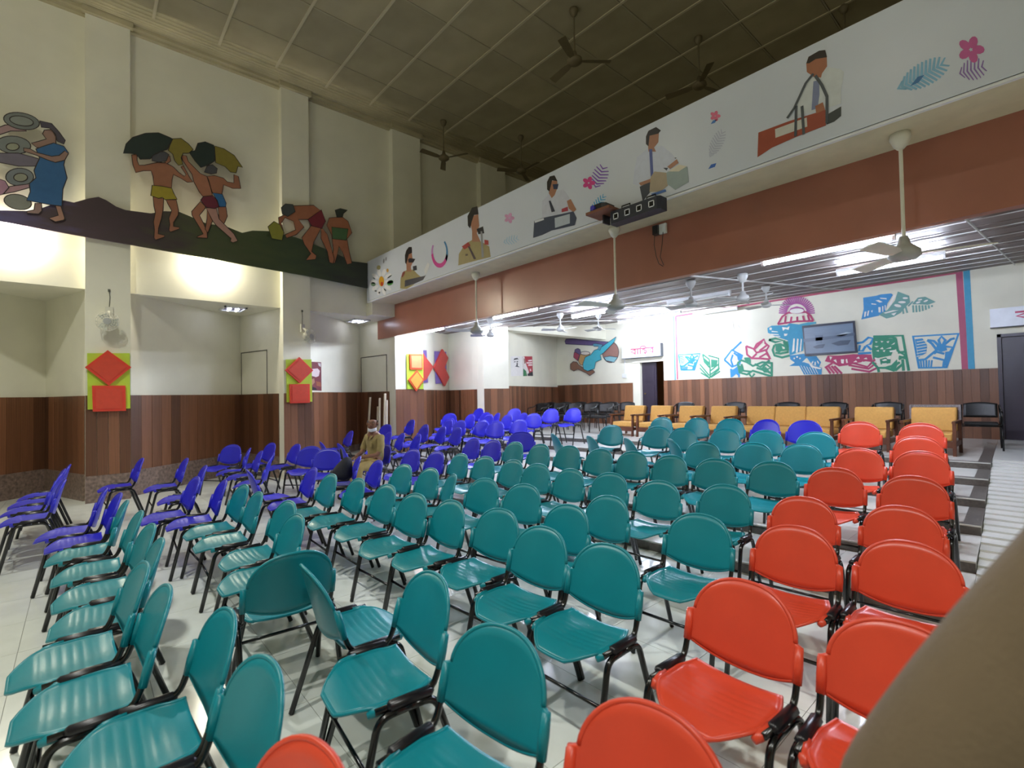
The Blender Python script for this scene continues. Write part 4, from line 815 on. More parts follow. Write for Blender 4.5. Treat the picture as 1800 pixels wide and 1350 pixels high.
# ------------------------------------------------------------------ stacking chairs
def curved_tube(pts, r, n=8, steps=5):
    P = [Vector(p) for p in pts]; out = [P[0]]
    for i in range(1, len(P)-1):
        a = P[i]+(P[i-1]-P[i]).normalized()*min(.05, (P[i-1]-P[i]).length*.45); b = P[i]+(P[i+1]-P[i]).normalized()*min(.05, (P[i+1]-P[i]).length*.45)
        for k in range(steps+1):
            t = k/steps; out.append((1-t)**2*a+2*t*(1-t)*P[i]+t*t*b)
    out.append(P[-1]); return out
def grid_shell(nu, nv, f, th_dir, th):                     # closed thin shell from a grid function
    vs = []; fs = []
    for j in range(nv+1):
        for i in range(nu+1): vs.append(Vector(f(i/nu, j/nv)))
    n = len(vs); W = nu+1
    back = [v+Vector(th_dir)*th for v in vs]; vs += back
    for j in range(nv):
        for i in range(nu):
            a, b, c, d = j*W+i, j*W+i+1, (j+1)*W+i+1, (j+1)*W+i
            fs += [(a, b, c, d), (n+d, n+c, n+b, n+a)]
    for i in range(nu): fs += [(i+1, i, n+i, n+i+1), (nv*W+i, nv*W+i+1, n+nv*W+i+1, n+nv*W+i)]
    for j in range(nv): fs += [(j*W, (j+1)*W, n+(j+1)*W, n+j*W), ((j+1)*W+nu, j*W+nu, n+j*W+nu, n+(j+1)*W+nu)]
    return vs, fs
def back_mesh(m):
    q = MB(); HW = .205; EW = .236
    def curve(x): return .045*(x/.24)**2
    def tilt(z): return .150+(z-.46)*.26
    def top(x): return .650+.150*max(0, 1-(abs(x)/HW)**2.4)**.55 if abs(x) < HW else .650-.012*((abs(x)-HW)/(EW-HW))**3
    def bot(x): return .478+.045*(min(abs(x), HW)/HW)**2.2 if abs(x) < HW else .523
    cols = [-EW, -.228, -.215, -HW]+[-HW+2*HW*(.5-.5*math.cos(math.pi*i/22)) for i in range(1, 22)]+[HW, .215, .228, EW]; nc = len(cols)-1
    def f(u, v):
        x = cols[round(u*nc)]; z = bot(x)+(top(x)-bot(x))*v; return (x, tilt(z)-curve(x), z)
    vs, fs = grid_shell(nc, 9, f, (0, 1, 0), .012); q.add(vs, fs)
    body = [x for x in cols if abs(x) <= HW]
    rim = [(x, tilt(top(x))-curve(x)+.006, top(x)) for x in body]; low = [(x, tilt(bot(x))-curve(x)+.006, bot(x)) for x in body]
    q.tube(rim, .0085, 6); q.tube(low, .007, 6)
    for s in (-1, 1):                                      # side sleeves that slide over the posts
        q.tube([(s*.222, tilt(.525)-.034, .520), (s*.222, tilt(.58)-.034, .58), (s*.222, tilt(.642)-.034, .645)], [.016, .0175, .014], 8)
    return q.mesh('backrest', m, True)
def seat_mesh(m):
    q = MB()
    def f(u, v):
        y = -.235+.355*v; t = u*2-1
        hw = .200
        if v < .42: hw = .200*(.40+.60*math.sin(math.pi/2*min(1, v/.42))**.8)
        if v > .72: hw = .200-.03*((v-.72)/.28)**1.5
        x = hw*t
        z = .457-.020*math.cos(x/.208*math.pi/2)
        if v < .25: z -= .026*((.25-v)/.25)**1.6
        if v > .85: z += .012*((v-.85)/.15)**1.5
        if .2 < v < .8 and abs(t) < .8: z += .0014*math.sin(v*62)
        return (x, y, z)
    vs, fs = grid_shell(16, 30, f, (0, 0, -1), .012); q.add(vs, fs)
    edge = [f(0, v/20) for v in range(20, -1, -1)]+[f(u/10, 0) for u in range(1, 10)]+[f(1, v/20) for v in range(21)]
    q.tube([(x, y, z-.006) for x, y, z in edge], .008, 6)
    for s in (-1, 1): q.tube([(s*.196, -.150, .430), (s*.206, -.12, .440), (s*.212, -.055, .450)], [.013, .019, .015], 8)
    return q.mesh('seat', m, True)
def chair_parts():
    P = {}
    for s, nm in ((-1, 'L'), (1, 'R')):
        P['leg_f'+nm] = MB().tube(curved_tube([(s*.238, .0, .432), (s*.238, -.125, .430), (s*.242, -.225, .005)], 0), .0145, 8).mesh('leg', m_black, True)
        P['leg_r'+nm] = MB().tube(curved_tube([(s*.238, .0, .432), (s*.238, .105, .428), (s*.242, .250, .005)], 0), .0145, 8).mesh('leg', m_black, True)
        P['rail'+nm] = MB().tube([(s*.222, -.085, .452), (s*.226, -.075, .452), (s*.226, .085, .450), (s*.222, .10, .450)], [.012, .022, .022, .012], 8).mesh('rail_sleeve', m_sleeve, True)
        P['post'+nm] = MB().tube(curved_tube([(s*.221, -.13, .448), (s*.221, .100, .448), (s*.222, .136, .535), (s*.222, .163, .64)], 0), .0125, 8).mesh('back_post', m_black, True)
    P['bar'] = MB().tube([(-.243, -.165, .24), (.243, -.165, .24)], .009, 6).mesh('stretcher', m_black, True)
    return P
CP = chair_parts()
SEAT = {k: seat_mesh(m) for k, m in COLORS.items()}; BACK = {k: back_mesh(m) for k, m in COLORS.items()}
CNAME = {'t': 'teal', 'b': 'blue', 'r': 'red'}
def chair(c, x, y, ang, lab, group):
    a = rad(ang); cx, cy = x+.235*math.sin(a), y-.235*math.cos(a)
    t = tag(empty('stacking_chair', (cx, cy, floor_z(cx, cy+.05)), a), lab, 'chair', group)
    link('seat', SEAT[c], t); link('backrest', BACK[c], t)
    for nm in 'LR':
        link('leg', CP['leg_f'+nm], t); link('leg', CP['leg_r'+nm], t); link('rail_sleeve', CP['rail'+nm], t); link('back_post', CP['post'+nm], t)
    link('stretcher', CP['bar'], t)
    return t
ORD = ['first', 'second', 'third', 'fourth', 'fifth', 'sixth', 'seventh', 'eighth', 'ninth', 'tenth', 'eleventh', 'twelfth', 'thirteenth', 'fourteenth', 'fifteenth', 'sixteenth', 'seventeenth', 'eighteenth']
CH = {
    'front': [('t',-1.62,0.43,4), ('t',-2.10,0.42,0), ('t',-2.56,0.28,0), ('t',-3.01,0.24,2), ('t',-3.46,0.35,-2), ('t',-3.92,0.35,3), ('t',-4.44,0.33,0), ('t',-5.00,0.28,-2), ('b',-5.45,0.26,2), ('b',-5.87,0.18,-3)],
    'second': [('t',-3.49,1.12,0), ('t',-4.00,1.22,3), ('t',-4.58,1.15,-2), ('t',-5.07,1.15,2), ('b',-5.51,1.07,-3), ('b',-5.98,0.91,3), ('b',-6.92,1.14,-4)],
    'third': [('r',-0.39,2.08,2), ('r',-0.90,2.08,-3), ('t',-1.60,2.08,1), ('t',-2.08,2.08,3), ('t',-2.62,2.20,4), ('t',-3.09,2.12,-1), ('t',-3.52,2.06,2), ('t',-4.07,2.09,0), ('t',-4.59,2.05,-2), ('t',-5.08,1.97,0), ('b',-5.69,2.00,-4)],
    'fourth': [('r',-0.56,3.20,2), ('r',-1.06,3.12,3), ('t',-1.58,3.01,2), ('t',-2.34,3.06,-3), ('t',-3.18,2.95,6), ('t',-3.67,2.90,5), ('t',-4.10,2.82,-22), ('t',-4.64,2.90,0), ('t',-5.13,2.85,2), ('b',-5.70,2.80,-6)],
    'fifth': [('r',-0.75,4.12,2), ('r',-1.30,4.00,3), ('t',-1.92,4.09,3), ('t',-2.42,3.89,2), ('t',-3.00,3.95,2), ('t',-3.46,3.88,-2), ('t',-3.99,3.91,3), ('t',-4.45,3.95,-2), ('t',-4.97,3.93,1), ('t',-5.47,3.90,-2), ('b',-5.96,3.83,2), ('b',-6.50,3.76,4)],
    'sixth': [('r',-0.82,4.95,2), ('r',-1.38,5.04,3), ('t',-1.92,5.10,4), ('t',-2.42,4.95,2), ('t',-2.90,4.90,-2), ('t',-3.43,4.95,2), ('t',-3.87,4.89,0), ('t',-4.44,4.94,2), ('t',-4.90,4.86,-2), ('t',-5.41,4.84,-2), ('b',-5.92,4.84,0), ('b',-6.39,4.81,-3)],
    'seventh': [('r',-0.94,6.03,1), ('r',-1.41,5.95,-2), ('t',-1.98,6.07,4), ('t',-2.42,5.88,2), ('t',-2.92,5.66,4), ('t',-3.42,5.74,140), ('t',-3.93,5.50,145), ('t',-4.55,5.47,150), ('t',-5.25,5.45,150), ('b',-5.95,5.44,40)],
    'eighth': [('r',-1.06,6.66,2), ('t',-2.03,6.71,3), ('t',-2.58,6.65,2), ('t',-3.11,6.66,-2), ('t',-3.64,6.48,4), ('t',-4.10,6.55,8)],
    'ninth': [('r',-1.17,7.57,0), ('r',-1.78,7.56,3), ('b',-2.40,7.51,3), ('b',-2.90,7.52,-12), ('t',-3.42,7.48,4), ('t',-3.94,7.45,-3), ('t',-4.56,7.43,-2), ('t',-4.86,6.43,5)],
    'odd': [('t',-1.29,1.09,8), ('t',-1.89,1.19,-5), ('r',-1.15,0.41,10), ('r',-0.70,1.09,4), ('t',-2.36,2.62,0)],
    'turned': [('t',-2.67,0.83,-94), ('t',-2.40,0.80,176)],
    'leftfront': [('b',-8.47,-0.10,0), ('b',-7.95,-0.14,2), ('b',-7.42,-0.16,-3), ('b',-6.88,-0.12,2), ('b',-8.53,0.65,3), ('b',-8.01,1.10,0)],
    'leftblue': [('b',-9.72,2.02,35), ('b',-8.80,2.07,-12), ('b',-8.17,2.08,-6), ('b',-9.47,2.59,10), ('b',-7.33,2.00,-20), ('b',-8.85,2.83,4), ('b',-8.95,3.26,170), ('b',-7.66,2.91,48), ('b',-8.25,2.86,42), ('b',-8.35,3.35,172), ('b',-9.93,4.26,-5), ('b',-6.29,2.81,-18), ('b',-6.15,1.42,174), ('b',-7.54,3.84,4)],
    'blueside': [('b',-9.95,5.09,10), ('b',-9.61,5.52,-6), ('b',-9.09,5.55,-8), ('b',-8.68,5.29,-4), ('b',-8.94,4.62,-8), ('b',-8.42,4.63,-12), ('b',-7.90,4.67,-12), ('b',-8.17,5.39,-10), ('b',-7.66,5.39,-8)],
    'bluefar': [('b',-9.95,6.77,20), ('b',-9.49,6.46,2), ('b',-9.95,7.67,0), ('b',-9.47,7.51,0), ('b',-8.88,7.39,-20), ('b',-8.87,6.01,-4), ('b',-8.37,5.96,2), ('b',-9.01,6.71,-5), ('b',-7.95,6.22,6), ('b',-8.53,6.85,-4), ('b',-7.47,6.18,12), ('b',-8.00,6.95,-8), ('b',-8.82,7.88,10), ('b',-7.57,6.90,8), ('b',-8.28,7.67,-10), ('b',-7.85,7.58,12), ('b',-7.79,8.08,10), ('b',-7.49,8.50,8)],
}
SPECIAL = {
 'odd': ['teal chair at the bottom centre, its seat cut by the frame', 'lone teal chair turned a little left beside the two turned chairs', 'red chair with only its rounded top showing at the bottom left', 'nearest red chair at the bottom edge, right of the teal one', 'extra teal chair squeezed in just behind the third row'],
 'turned': ['teal chair turned sideways with its back to the camera, left foreground', 'teal chair turned round to face the hall, left foreground'],
 'leftfront': ['leftmost blue chair of the front left group by the panelled wall', 'second blue chair from the left in the front left group', 'third blue chair from the left in the front left group', 'nearest blue chair of the front left group', 'blue chair below the nearest pillar, in front of its plinth', 'blue chair standing alone by the mosaic plinth right of the nearest pillar'],
 'leftblue': ['blue chair facing the camera close to the dark panelled wall', 'blue chair seen from the side right of the one facing the camera', 'third of the blue chairs clustered before the second pillar', 'blue chair close to the foot of the second pillar, left side', 'narrow blue chair turned aside in the cluster before the second pillar', 'blue chair directly below the second pillar', 'blue chair turned backwards behind the two blue chairs facing the camera', 'right one of two overlapping blue chairs facing the camera', 'left one of two overlapping blue chairs facing the camera', 'blue chair turned backwards just left of the seated man', 'blue chair in the corner behind the seated man', 'blue chair holding the dark bag in front of the seated man', 'blue chair turned backwards behind the second row of teal chairs', 'blue chair on which the man in khaki sits'],
}
ROWNAME = {'front': 'front row', 'second': 'second row', 'third': 'third row', 'fourth': 'fourth row', 'fifth': 'fifth row', 'sixth': 'sixth row', 'seventh': 'seventh row', 'eighth': 'eighth row', 'ninth': 'rear row before the armchairs'}
for row, lst in CH.items():
    cnt = {}
    for i, (c, x, y, a) in enumerate(lst):
        k = cnt.get(c, 0); cnt[c] = k+1
        if row in SPECIAL: lab = SPECIAL[row][i]
        elif row == 'blueside': lab = '%s blue chair in the double row right of the seated man' % ORD[i]
        elif row == 'bluefar': lab = '%s small blue chair of the far block by the panelled wall' % ORD[i]
        elif row in ('front', 'second'): lab = '%s %s plastic chair from the camera in the %s' % (ORD[k], CNAME[c], ROWNAME[row])
        else: lab = '%s %s plastic chair from the right in the %s' % (ORD[k], CNAME[c], ROWNAME[row])
        chair(c, x, y, a, lab, {'t': 'teal stacking chairs', 'b': 'blue stacking chairs', 'r': 'red stacking chairs'}[c])

# ------------------------------------------------------------------ armchairs with mustard cushions
def rbox(x0, x1, y0, y1, z0, z1, r=.03, tilt=0.):
    bm = bmesh.new(); bmesh.ops.create_cube(bm, size=1)
    for v in bm.verts: v.co = Vector(((x0+x1)/2+v.co.x*(x1-x0), (y0+y1)/2+v.co.y*(y1-y0), (z0+z1)/2+v.co.z*(z1-z0)))
    bmesh.ops.bevel(bm, geom=list(bm.edges), offset=r, segments=3, affect='EDGES', profile=.6)
    if tilt:
        for v in bm.verts: v.co.y += (v.co.z-z0)*tilt
    me = bpy.data.meshes.new('rounded'); bm.to_mesh(me); bm.free(); return me
def cushion(name, parent, *a, **k):
    me = rbox(*a, **k); me.name = name; me.materials.append(m_yellow)
    for p in me.polygons: p.use_smooth = True
    return link(name, me, parent)
def armchair(x0, x1, yb, lab, seats=1, trim=False):
    w_ = x1-x0; t = tag(empty('armchair' if seats == 1 else 'sofa', ((x0+x1)/2, yb-.2, ZF)), lab, 'armchair' if seats == 1 else 'sofa', 'wooden seats with mustard cushions')
    h = w_/2; cw = w_/seats
    for i in range(seats):
        a = -h+i*cw
        cushion('back_cushion', t, a+.004, a+cw-.004, .12, .24, .34, .72, r=.03, tilt=.22); cushion('seat_cushion', t, a+.004, a+cw-.004, -.34, .16, .22, .34, r=.03)
    for s in (-1, 1):
        x = s*(h+.022)
        MB().prism([(x-.022, -.40), (x+.022, -.40), (x+.022, .30), (x-.022, .30)], .49, .525).build('armrest', m_wood, t)
        MB().add(*_post(x, -.36, -.33, .0, .49)).build('leg', m_wood, t); MB().add(*_post(x, .27, .24, .0, .49)).build('leg', m_wood, t)
        MB().box(x-.015, x+.015, -.34, .26, .14, .21).build('side_rail', m_wood, t)
    MB().box(-h, h, -.36, -.33, .12, .22).build('front_rail', m_wood, t)
    MB().add(*_slab(-h, h, .25, .34, .68)).build('back_frame', m_wood, t)
    if trim:
        q = MB().box(-h-.03, h+.03, .335, .36, .72, .76).box(-h-.035, -h-.005, .30, .36, .40, .75).box(h+.005, h+.035, .30, .36, .40, .75); q.build('back_trim', mat('silver_mesh', '8a8486', .35, .5, var=.4, scale=60), t)
    return t
def _post(x, y0, y1, z0, z1, r=.022):
    vs = [(x-r, y0-r, z0), (x+r, y0-r, z0), (x+r, y0+r, z0), (x-r, y0+r, z0), (x-r, y1-r, z1), (x+r, y1-r, z1), (x+r, y1+r, z1), (x-r, y1+r, z1)]
    return vs, [(3, 2, 1, 0), (4, 5, 6, 7), (0, 1, 5, 4), (1, 2, 6, 5), (2, 3, 7, 6), (3, 0, 4, 7)]
def _slab(x0, x1, y, z0, z1):
    k = .22; t_ = .03
    vs = [(x0, y, z0), (x1, y, z0), (x1, y+t_, z0), (x0, y+t_, z0), (x0, y+(z1-z0)*k, z1), (x1, y+(z1-z0)*k, z1), (x1, y+t_+(z1-z0)*k, z1), (x0, y+t_+(z1-z0)*k, z1)]
    return vs, [(3, 2, 1, 0), (4, 5, 6, 7), (0, 1, 5, 4), (1, 2, 6, 5), (2, 3, 7, 6), (3, 0, 4, 7)]
for x0, x1, lab in ((-7.50, -6.92, 'leftmost mustard-cushioned wooden armchair, nearest the open door'), (-6.74, -6.19, 'second mustard-cushioned armchair from the left'), (-5.98, -5.40, 'third mustard-cushioned armchair from the left'), (-5.22, -4.66, 'mustard-cushioned armchair just left of the sofa'),
                    (-2.55, -1.98, 'mustard-cushioned armchair just right of the sofa'), (-1.75, -1.17, 'rightmost mustard-cushioned armchair with a silvery edged back')):
    armchair(x0, x1, 10.45, lab, trim=(x0 == -1.75))
armchair(-4.44, -2.78, 10.45, 'three-seat wooden sofa with mustard cushions in the rear row', 3)

# ------------------------------------------------------------------ black visitor chairs
def black_parts():
    P = []
    me = rbox(-.21, .21, -.22, .2, .40, .45, .02); me.materials.append(m_blackvinyl); P.append(('seat', me))
    q = MB(); vs, fs = grid_shell(10, 6, lambda u, v: ((u*2-1)*.215, .20+.05*v-.03*(u*2-1)**2, .52+.23*v+.03*v*math.cos((u*2-1)*1.5)), (0, 1, 0), .035); q.add(vs, fs); P.append(('backrest', q.mesh('backrest', m_blackvinyl, True)))
    for s in (-1, 1):
        P.append(('armrest', MB().tube(curved_tube([(s*.25, -.21, .40), (s*.25, -.18, .63), (s*.25, .10, .66), (s*.235, .22, .73)], 0), .014, 8).mesh('armrest', m_black, True)))
        P.append(('leg', MB().tube([(s*.25, -.21, .42), (s*.25, -.24, .0)], .013, 8).mesh('leg', m_black, True)))
        P.append(('leg', MB().tube([(s*.235, .22, .73), (s*.24, .20, .42), (s*.25, .27, .0)], .013, 8).mesh('leg', m_black, True)))
    P.append(('seat_frame', MB().tube([(-.25, -.2, .39), (.25, -.2, .39)], .011, 6).tube([(-.24, .2, .40), (.24, .2, .40)], .011, 6).mesh('seat_frame', m_black, True)))
    return P
BP = black_parts()
def black_chair(x, y, ang, lab):
    t = tag(empty('visitor_chair', (x, y, ZF), rad(ang)), lab, 'chair', 'black visitor chairs along the back wall')
    for nm, me in BP: link(nm, me, t)
k = 0
for px, y, a in ((946, 10.3, 8), (974, 10.35, 4), (1002, 10.4, 8), (1030, 10.4, 5), (1058, 10.45, 8)):
    p = ony(px, 715, y); black_chair(p.x, y, a, '%s black padded armchair from the left, nearer row behind the blue chairs' % ORD[k]); k += 1
k = 0
for px, y, a in ((960, 11.35, 6), (987, 11.6, 8), (1013, 11.85, 4), (1040, 11.85, 7), (1068, 11.85, 4), (1096, 11.75, 8)):
    p = ony(px, 711, y); black_chair(p.x, y, a, '%s black padded armchair from the left, row nearest the wall' % ORD[k]); k += 1
for x, lab in ((-6.55, 'black visitor chair behind the second and third armchairs'), (-5.25, 'black visitor chair behind the armchair left of the sofa'), (-4.1, 'black visitor chair behind the left of the sofa'), (-3.2, 'black visitor chair behind the right of the sofa'), (-2.3, 'black visitor chair behind the armchair right of the sofa')):
    black_chair(x, 11.55, 4, lab)
black_chair(-.98, 11.35, 6, 'black visitor chair at the right beside the dark door')

# ------------------------------------------------------------------ people
def skin_obj(name, pts, edges, m, parent, sub=2):
    me = bpy.data.meshes.new(name); me.from_pydata([p[:3] for p in pts], edges, []); me.materials.append(m)
    o = link(name, me, parent)
    md = o.modifiers.new('skin', 'SKIN'); md.use_smooth_shade = True
    for i, p in enumerate(pts):
        sv = me.skin_vertices[0].data[i]; r = p[3]; sv.radius = r if isinstance(r, tuple) else (r, r); sv.use_root = (i == 0)
    s = o.modifiers.new('sub', 'SUBSURF'); s.levels = sub; s.render_levels = sub
    return o
def chain(n, off=0): return [(off+i, off+i+1) for i in range(n-1)]
# seated man in khaki, local frame: faces -y, seat at z .44
man = tag(empty('person', (-7.50, 3.60, 0), rad(8)), 'person in khaki uniform with a white mask under the chin, seated among blue chairs', 'person')
S_ = .93
def P_(*pts): return [(x*S_, y*S_, z, r) for x, y, z, r in pts]
body = P_((0, .02, .52, (.14, .11)), (0, .03, .68, (.13, .10)), (0, .01, .86, (.16, .10)), (0, -.01, .97, (.10, .07)), (.015, -.03, 1.04, .05), (.03, -.06, 1.095, (.072, .078)), (.035, -.05, 1.165, (.086, .098)), (.035, -.04, 1.235, (.07, .08)),
          (.17, -.0, .95, .05), (.24, -.03, .80, .042), (.25, -.10, .68, .036), (.14, -.27, .66, .030), (.07, -.33, .65, (.034, .02)),
          (-.17, -.0, .95, .05), (-.26, -.02, .80, .042), (-.25, -.10, .68, .036), (-.12, -.27, .655, .030), (-.05, -.34, .65, (.034, .02)),
          (.10, -.06, .50, .08), (.13, -.40, .51, .065), (.13, -.42, .28, .045), (.13, -.40, .08, .035), (.13, -.52, .04, .035),
          (-.10, -.06, .50, .08), (-.15, -.40, .51, .065), (-.16, -.42, .28, .045), (-.16, -.40, .08, .035), (-.16, -.52, .04, .035))
be = [(0, 1), (1, 2), (2, 3), (3, 4), (4, 5), (5, 6), (6, 7), (3, 8), (8, 9), (9, 10), (10, 11), (11, 12), (3, 13), (13, 14), (14, 15), (15, 16), (16, 17), (0, 18), (18, 19), (19, 20), (20, 21), (21, 22), (0, 23), (23, 24), (24, 25), (25, 26), (26, 27)]
skin_obj('body', body, be, m_skin, man)
sh_ = P_((0, .02, .50, (.165, .13)), (0, .03, .68, (.155, .125)), (0, .01, .86, (.185, .125)), (0, -.01, .965, (.12, .085)), (.18, -.0, .945, .068), (.25, -.03, .80, .06), (.255, -.08, .70, .058), (-.18, -.0, .945, .068), (-.27, -.02, .80, .06), (-.262, -.08, .70, .058))
skin_obj('shirt', sh_, [(0, 1), (1, 2), (2, 3), (3, 4), (4, 5), (5, 6), (3, 7), (7, 8), (8, 9)], m_khaki, man)
tr = P_((0, .02, .50, (.165, .12)), (.10, -.08, .50, .095), (.13, -.40, .51, .082), (.13, -.42, .28, .066), (.13, -.40, .07, .06), (-.10, -.08, .50, .095), (-.15, -.40, .51, .082), (-.16, -.42, .28, .066), (-.16, -.40, .07, .06))
skin_obj('trousers', tr, [(0, 1), (1, 2), (2, 3), (3, 4), (0, 5), (5, 6), (6, 7), (7, 8)], m_khaki2, man)
for s in (.12, -.15):
    me = rbox(s-.045, s+.045, -.56, -.32, .0, .09, .03); me.materials.append(m_hair); link('shoe', me, man)
# five fingers on each hand, curled over the thigh
for hx, sgn in ((.065, 1), (-.048, -1)):
    for f in range(4):
        a = hx*S_+(-.024+.016*f)*sgn; L_ = (.045, .055, .058, .048)[f]
        skin_obj('finger', [(a, -.325, .648, .009), (a-.004*sgn, -.345-L_*.3, .642, .0088), (a-.006*sgn, -.355-L_*.55, .622, .008), (a-.006*sgn, -.352-L_*.6, .606, .007)], chain(4), m_skin, man, 1)
    a = hx*S_-.03*sgn; skin_obj('thumb', [(a, -.29, .65, .010), (a-.018*sgn, -.31, .645, .0095), (a-.02*sgn, -.335, .632, .008)], chain(3), m_skin, man, 1)
# head details, turned to the camera
head = empty('face', (.033, -.05, 1.165), rad(42), man); head.scale = (1.1, 1.12, 1.05)
q = MB(); q.lathe([(.004, -.022), (.016, -.018), (.012, .0), (.006, .022)], 8, (0, -.096, -.012)).build('nose', m_skin, head, True)
for s in (-1, 1):
    MB().lathe([(.001, -.005), (.007, -.003), (.007, .003), (.001, .005)], 8, (s*.03, -.082, .014), 'y').build('eye', mat('eye_white', 'd8d2c8', .3), head)
    MB().lathe([(.0005, -.003), (.005, -.002), (.005, .002), (.0005, .003)], 8, (s*.03, -.0865, .014), 'y').build('pupil', m_hair, head)
    MB().box(s*.03-.018, s*.03+.018, -.092, -.080, .027, .034).build('eyebrow', m_hair, head)
    MB().lathe([(.004, -.01), (.022, -.006), (.022, .006), (.004, .01)], 10, (s*.078, .0, .0), 'x').build('ear', m_skin, head)
MB().box(-.022, .022, -.094, -.084, -.046, -.038).build('mouth', mat('lips', '6a3f38', .5), head)
vs, fs = grid_shell(12, 5, lambda u, v: (.064*math.sin((u*2-1)*1.5), -.018-.074*math.cos((u*2-1)*1.5)*(.72+.28*v), -.125+.048*v+.02*abs(u*2-1)), (0, -1, 0), .004)
MB().add(vs, fs).build('face_mask', mat('mask_white', 'dfe2e8', .8), head, True)
hr = MB()
vs, fs = grid_shell(12, 4, lambda u, v: (.078*math.sin((u*2-1)*1.9), .01+.088*math.cos((u*2-1)*1.9), -.03+.075*v), (0, 1, 0), .004); hr.add(vs, fs); hr.build('cropped_hair', mat('grey_hair', '3a3230', .8), head, True)
c_ = MB()
for s in (-1, 1): c_.sheet([(s*.01, -.115, .90), (s*.085, -.10, .945), (s*.075, -.045, 1.005), (s*.03, -.085, .97)], (0, -.008, .004))
c_.build('collar', m_khaki, man); MB().box(.06, .12, -.128, -.118, .80, .87).build('shirt_pocket', m_khaki, man)
# close bystander: only a shoulder and hair reach into the picture
by = tag(empty('person', (.25, .75, 0), rad(180)), 'person in a khaki shirt standing very close at the right edge, shoulder only', 'person')
bd = [(0, 0, .95, (.15, .11)), (0, .0, 1.12, (.14, .11)), (0, 0, 1.28, (.17, .11)), (0, .01, 1.41, (.09, .07)), (0, .0, 1.50, .05), (0, -.02, 1.58, (.07, .08)), (0, -.02, 1.66, (.075, .09)), (0, -.01, 1.73, (.05, .06)), (.20, 0, 1.42, .05), (.425, .0, 1.01, .045), (.28, -.13, .95, .036), (.20, -.15, .95, .03), (-.19, 0, 1.38, .05), (-.27, .01, 1.16, .045), (-.28, -.05, .92, .036), (-.27, -.10, .80, .03), (.09, 0, .88, .085), (.10, -.02, .48, .06), (.10, .01, .06, .04), (.10, -.12, .04, .035), (-.09, 0, .88, .085), (-.10, -.02, .48, .06), (-.10, .01, .06, .04), (-.10, -.12, .04, .035)]
skin_obj('body', bd, [(0, 1), (1, 2), (2, 3), (3, 4), (4, 5), (5, 6), (6, 7), (3, 8), (8, 9), (9, 10), (10, 11), (3, 12), (12, 13), (13, 14), (14, 15), (0, 16), (16, 17), (17, 18), (18, 19), (0, 20), (20, 21), (21, 22), (22, 23)], m_skin, by)
skin_obj('shirt', [(0, 0, .88, (.19, .15)), (0, .0, 1.12, (.18, .145)), (0, 0, 1.26, (.20, .145)), (0, .01, 1.47, (.15, .105)), (.19, 0, 1.455, .095), (.425, .0, 1.02, .09), (.34, -.08, .94, .075), (-.20, 0, 1.355, .10), (-.285, .01, 1.15, .085), (-.29, -.03, .98, .08)], [(0, 1), (1, 2), (2, 3), (3, 4), (4, 5), (5, 6), (3, 7), (7, 8), (8, 9)], m_khaki3, by)
skin_obj('trousers', [(0, 0, .92, (.17, .13)), (.10, 0, .84, .11), (.11, -.02, .48, .085), (.11, .01, .07, .07), (-.10, 0, .84, .11), (-.11, -.02, .48, .085), (-.11, .01, .07, .07)], [(0, 1), (1, 2), (2, 3), (0, 4), (4, 5), (5, 6)], m_khaki2, by)
for s in (-1, 1):
    me = rbox(s*.105-.05, s*.105+.05, -.17, .06, 0, .085, .03); me.materials.append(m_hair); link('shoe', me, by)
for s, hx, hy, hz in ((1, .20, -.15, .95), (-1, -.27, -.10, .80)):
    for f in range(4): skin_obj('finger', [(hx-s*.018+s*.012*f, hy-.005, hz-.005, .009), (hx-s*.018+s*.012*f-.01, hy-.02, hz-.035, .0085), (hx-s*.018+s*.012*f-.012, hy-.015, hz-.062, .008)], chain(3), m_skin, by, 1)
    skin_obj('thumb', [(hx-s*.03, hy-.015, hz+.01, .010), (hx-s*.045, hy-.03, hz-.015, .009), (hx-s*.047, hy-.03, hz-.035, .008)], chain(3), m_skin, by, 1)
skin_obj('hair', [(0, .03, 1.74, (.09, .09)), (0, .055, 1.66, (.10, .075)), (0, .07, 1.56, (.09, .06))], chain(3), m_hair, by)
skin_obj('scarf', [(0, .03, 1.56, (.10, .08)), (.10, .0, 1.575, (.07, .06)), (.19, -.03, 1.555, (.06, .05)), (.285, -.05, 1.51, (.055, .05))], chain(4), m_hair, by)

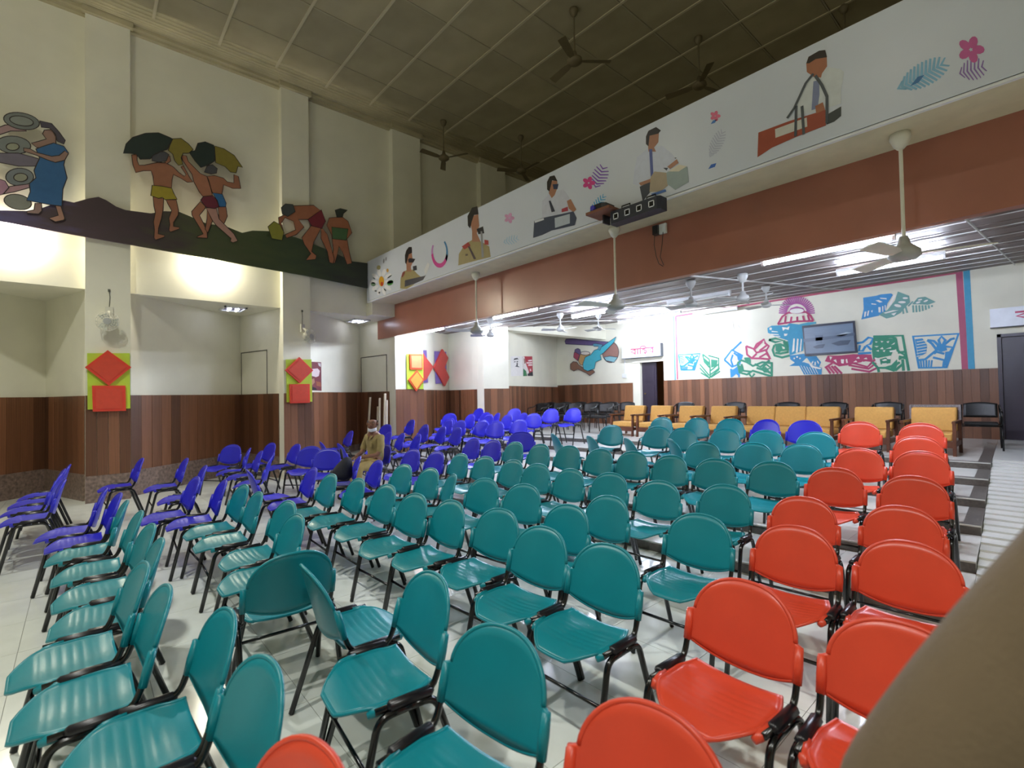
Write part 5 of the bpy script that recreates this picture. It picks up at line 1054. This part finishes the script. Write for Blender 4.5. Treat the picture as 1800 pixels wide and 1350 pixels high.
# ------------------------------------------------------------------ small things
bag = tag(empty('shoulder_bag', (-6.36, 2.60, .455), rad(-18)), 'dark navy bag slumped on a blue chair in front of the seated man', 'bag')
m_bag = mat('navy_fabric', '14151f', .8, var=.3, scale=8, bump=.4, bscale=14)
skin_obj('bag_body', [(0, -.02, .055, (.20, .16)), (.01, .0, .18, (.18, .13)), (.04, .05, .29, (.11, .08)), (.06, .07, .36, (.06, .04))], chain(4), m_bag, bag)
MB().tube(curved_tube([(-.09, .0, .32), (-.07, -.02, .46), (.06, -.02, .46), (.08, .0, .32)], 0), .012, 6).build('strap', m_sleeve, bag); me = rbox(-.11, .11, -.15, -.09, .03, .18, .025); me.materials.append(mat('navy_fabric', '14151f')); link('front_pocket', me, bag)
def paper(x, y, z, lab, s=.2):
    q = MB(); vs, fs = grid_shell(5, 4, lambda u, v: ((u-.5)*s*1.4, (v-.5)*s, .012*math.sin(u*5+v*3)+.012), (0, 0, 1), .002); q.add(vs, fs); o = q.build('paper', mat('paper_white', 'e8e8ea', .7), None, True); o.location = (x, y, z); tag(o, lab, 'paper')
paper(-8.97, 4.40, .54, 'white sheet of paper on the chair seat behind the seated man')
wb_ = MB(); wb_.lathe([(.02, 0), (.09, .02), (.11, .09), (.07, .17), (.02, .24)], 9); o = wb_.build('plastic_bag', mat('white_plastic_bag', 'e6e8ee', .4, bump=.6, bscale=12), None, True); o.location = (-5.35, 2.83, 0); tag(o, 'white plastic bag hanging beside the blue chair near the seated man', 'bag')
o.location = (-6.05, 3.15, 0)
for k, (dx, dy, h, lean, lab) in enumerate(((0, 0, 1.40, .05, 'tallest pale batten leaning in the corner by the flush door'), (.10, .02, 1.25, .02, 'short pale batten right of the tallest one in the corner'), (-.17, -.03, 1.30, .03, 'pale batten left of the tallest one in the corner'), (-.24, -.05, 1.10, .04, 'shorter thin batten second from the left in the corner'), (-.62, -.12, 1.32, .10, 'thin leaning pole behind the head of the seated man'))):
    x, y = -10.40+dx, 5.22+dy; z = floor_z(x, y)
    o = MB().add(*_post(0, 0, lean, 0, h, .018 if k else .022)).build('timber_batten', mat('pale_timber', 'd8cdb2', .6, var=.1)); o.location = (x, y, z); tag(o, lab, 'batten', 'battens leaning in the corner')
kn = MB()
for i in range(5): kn.box(-.22+.01*i, .22-.008*i, -.15, .15, .06*i, .06*i+.05)
o = kn.build('paper_stack', mat('grey_paper', '8a8a88', .7), None); o.location = (-8.42, YB+.45, ZF); tag(o, 'grey stack of bundled paper standing inside the open doorway', 'stack')
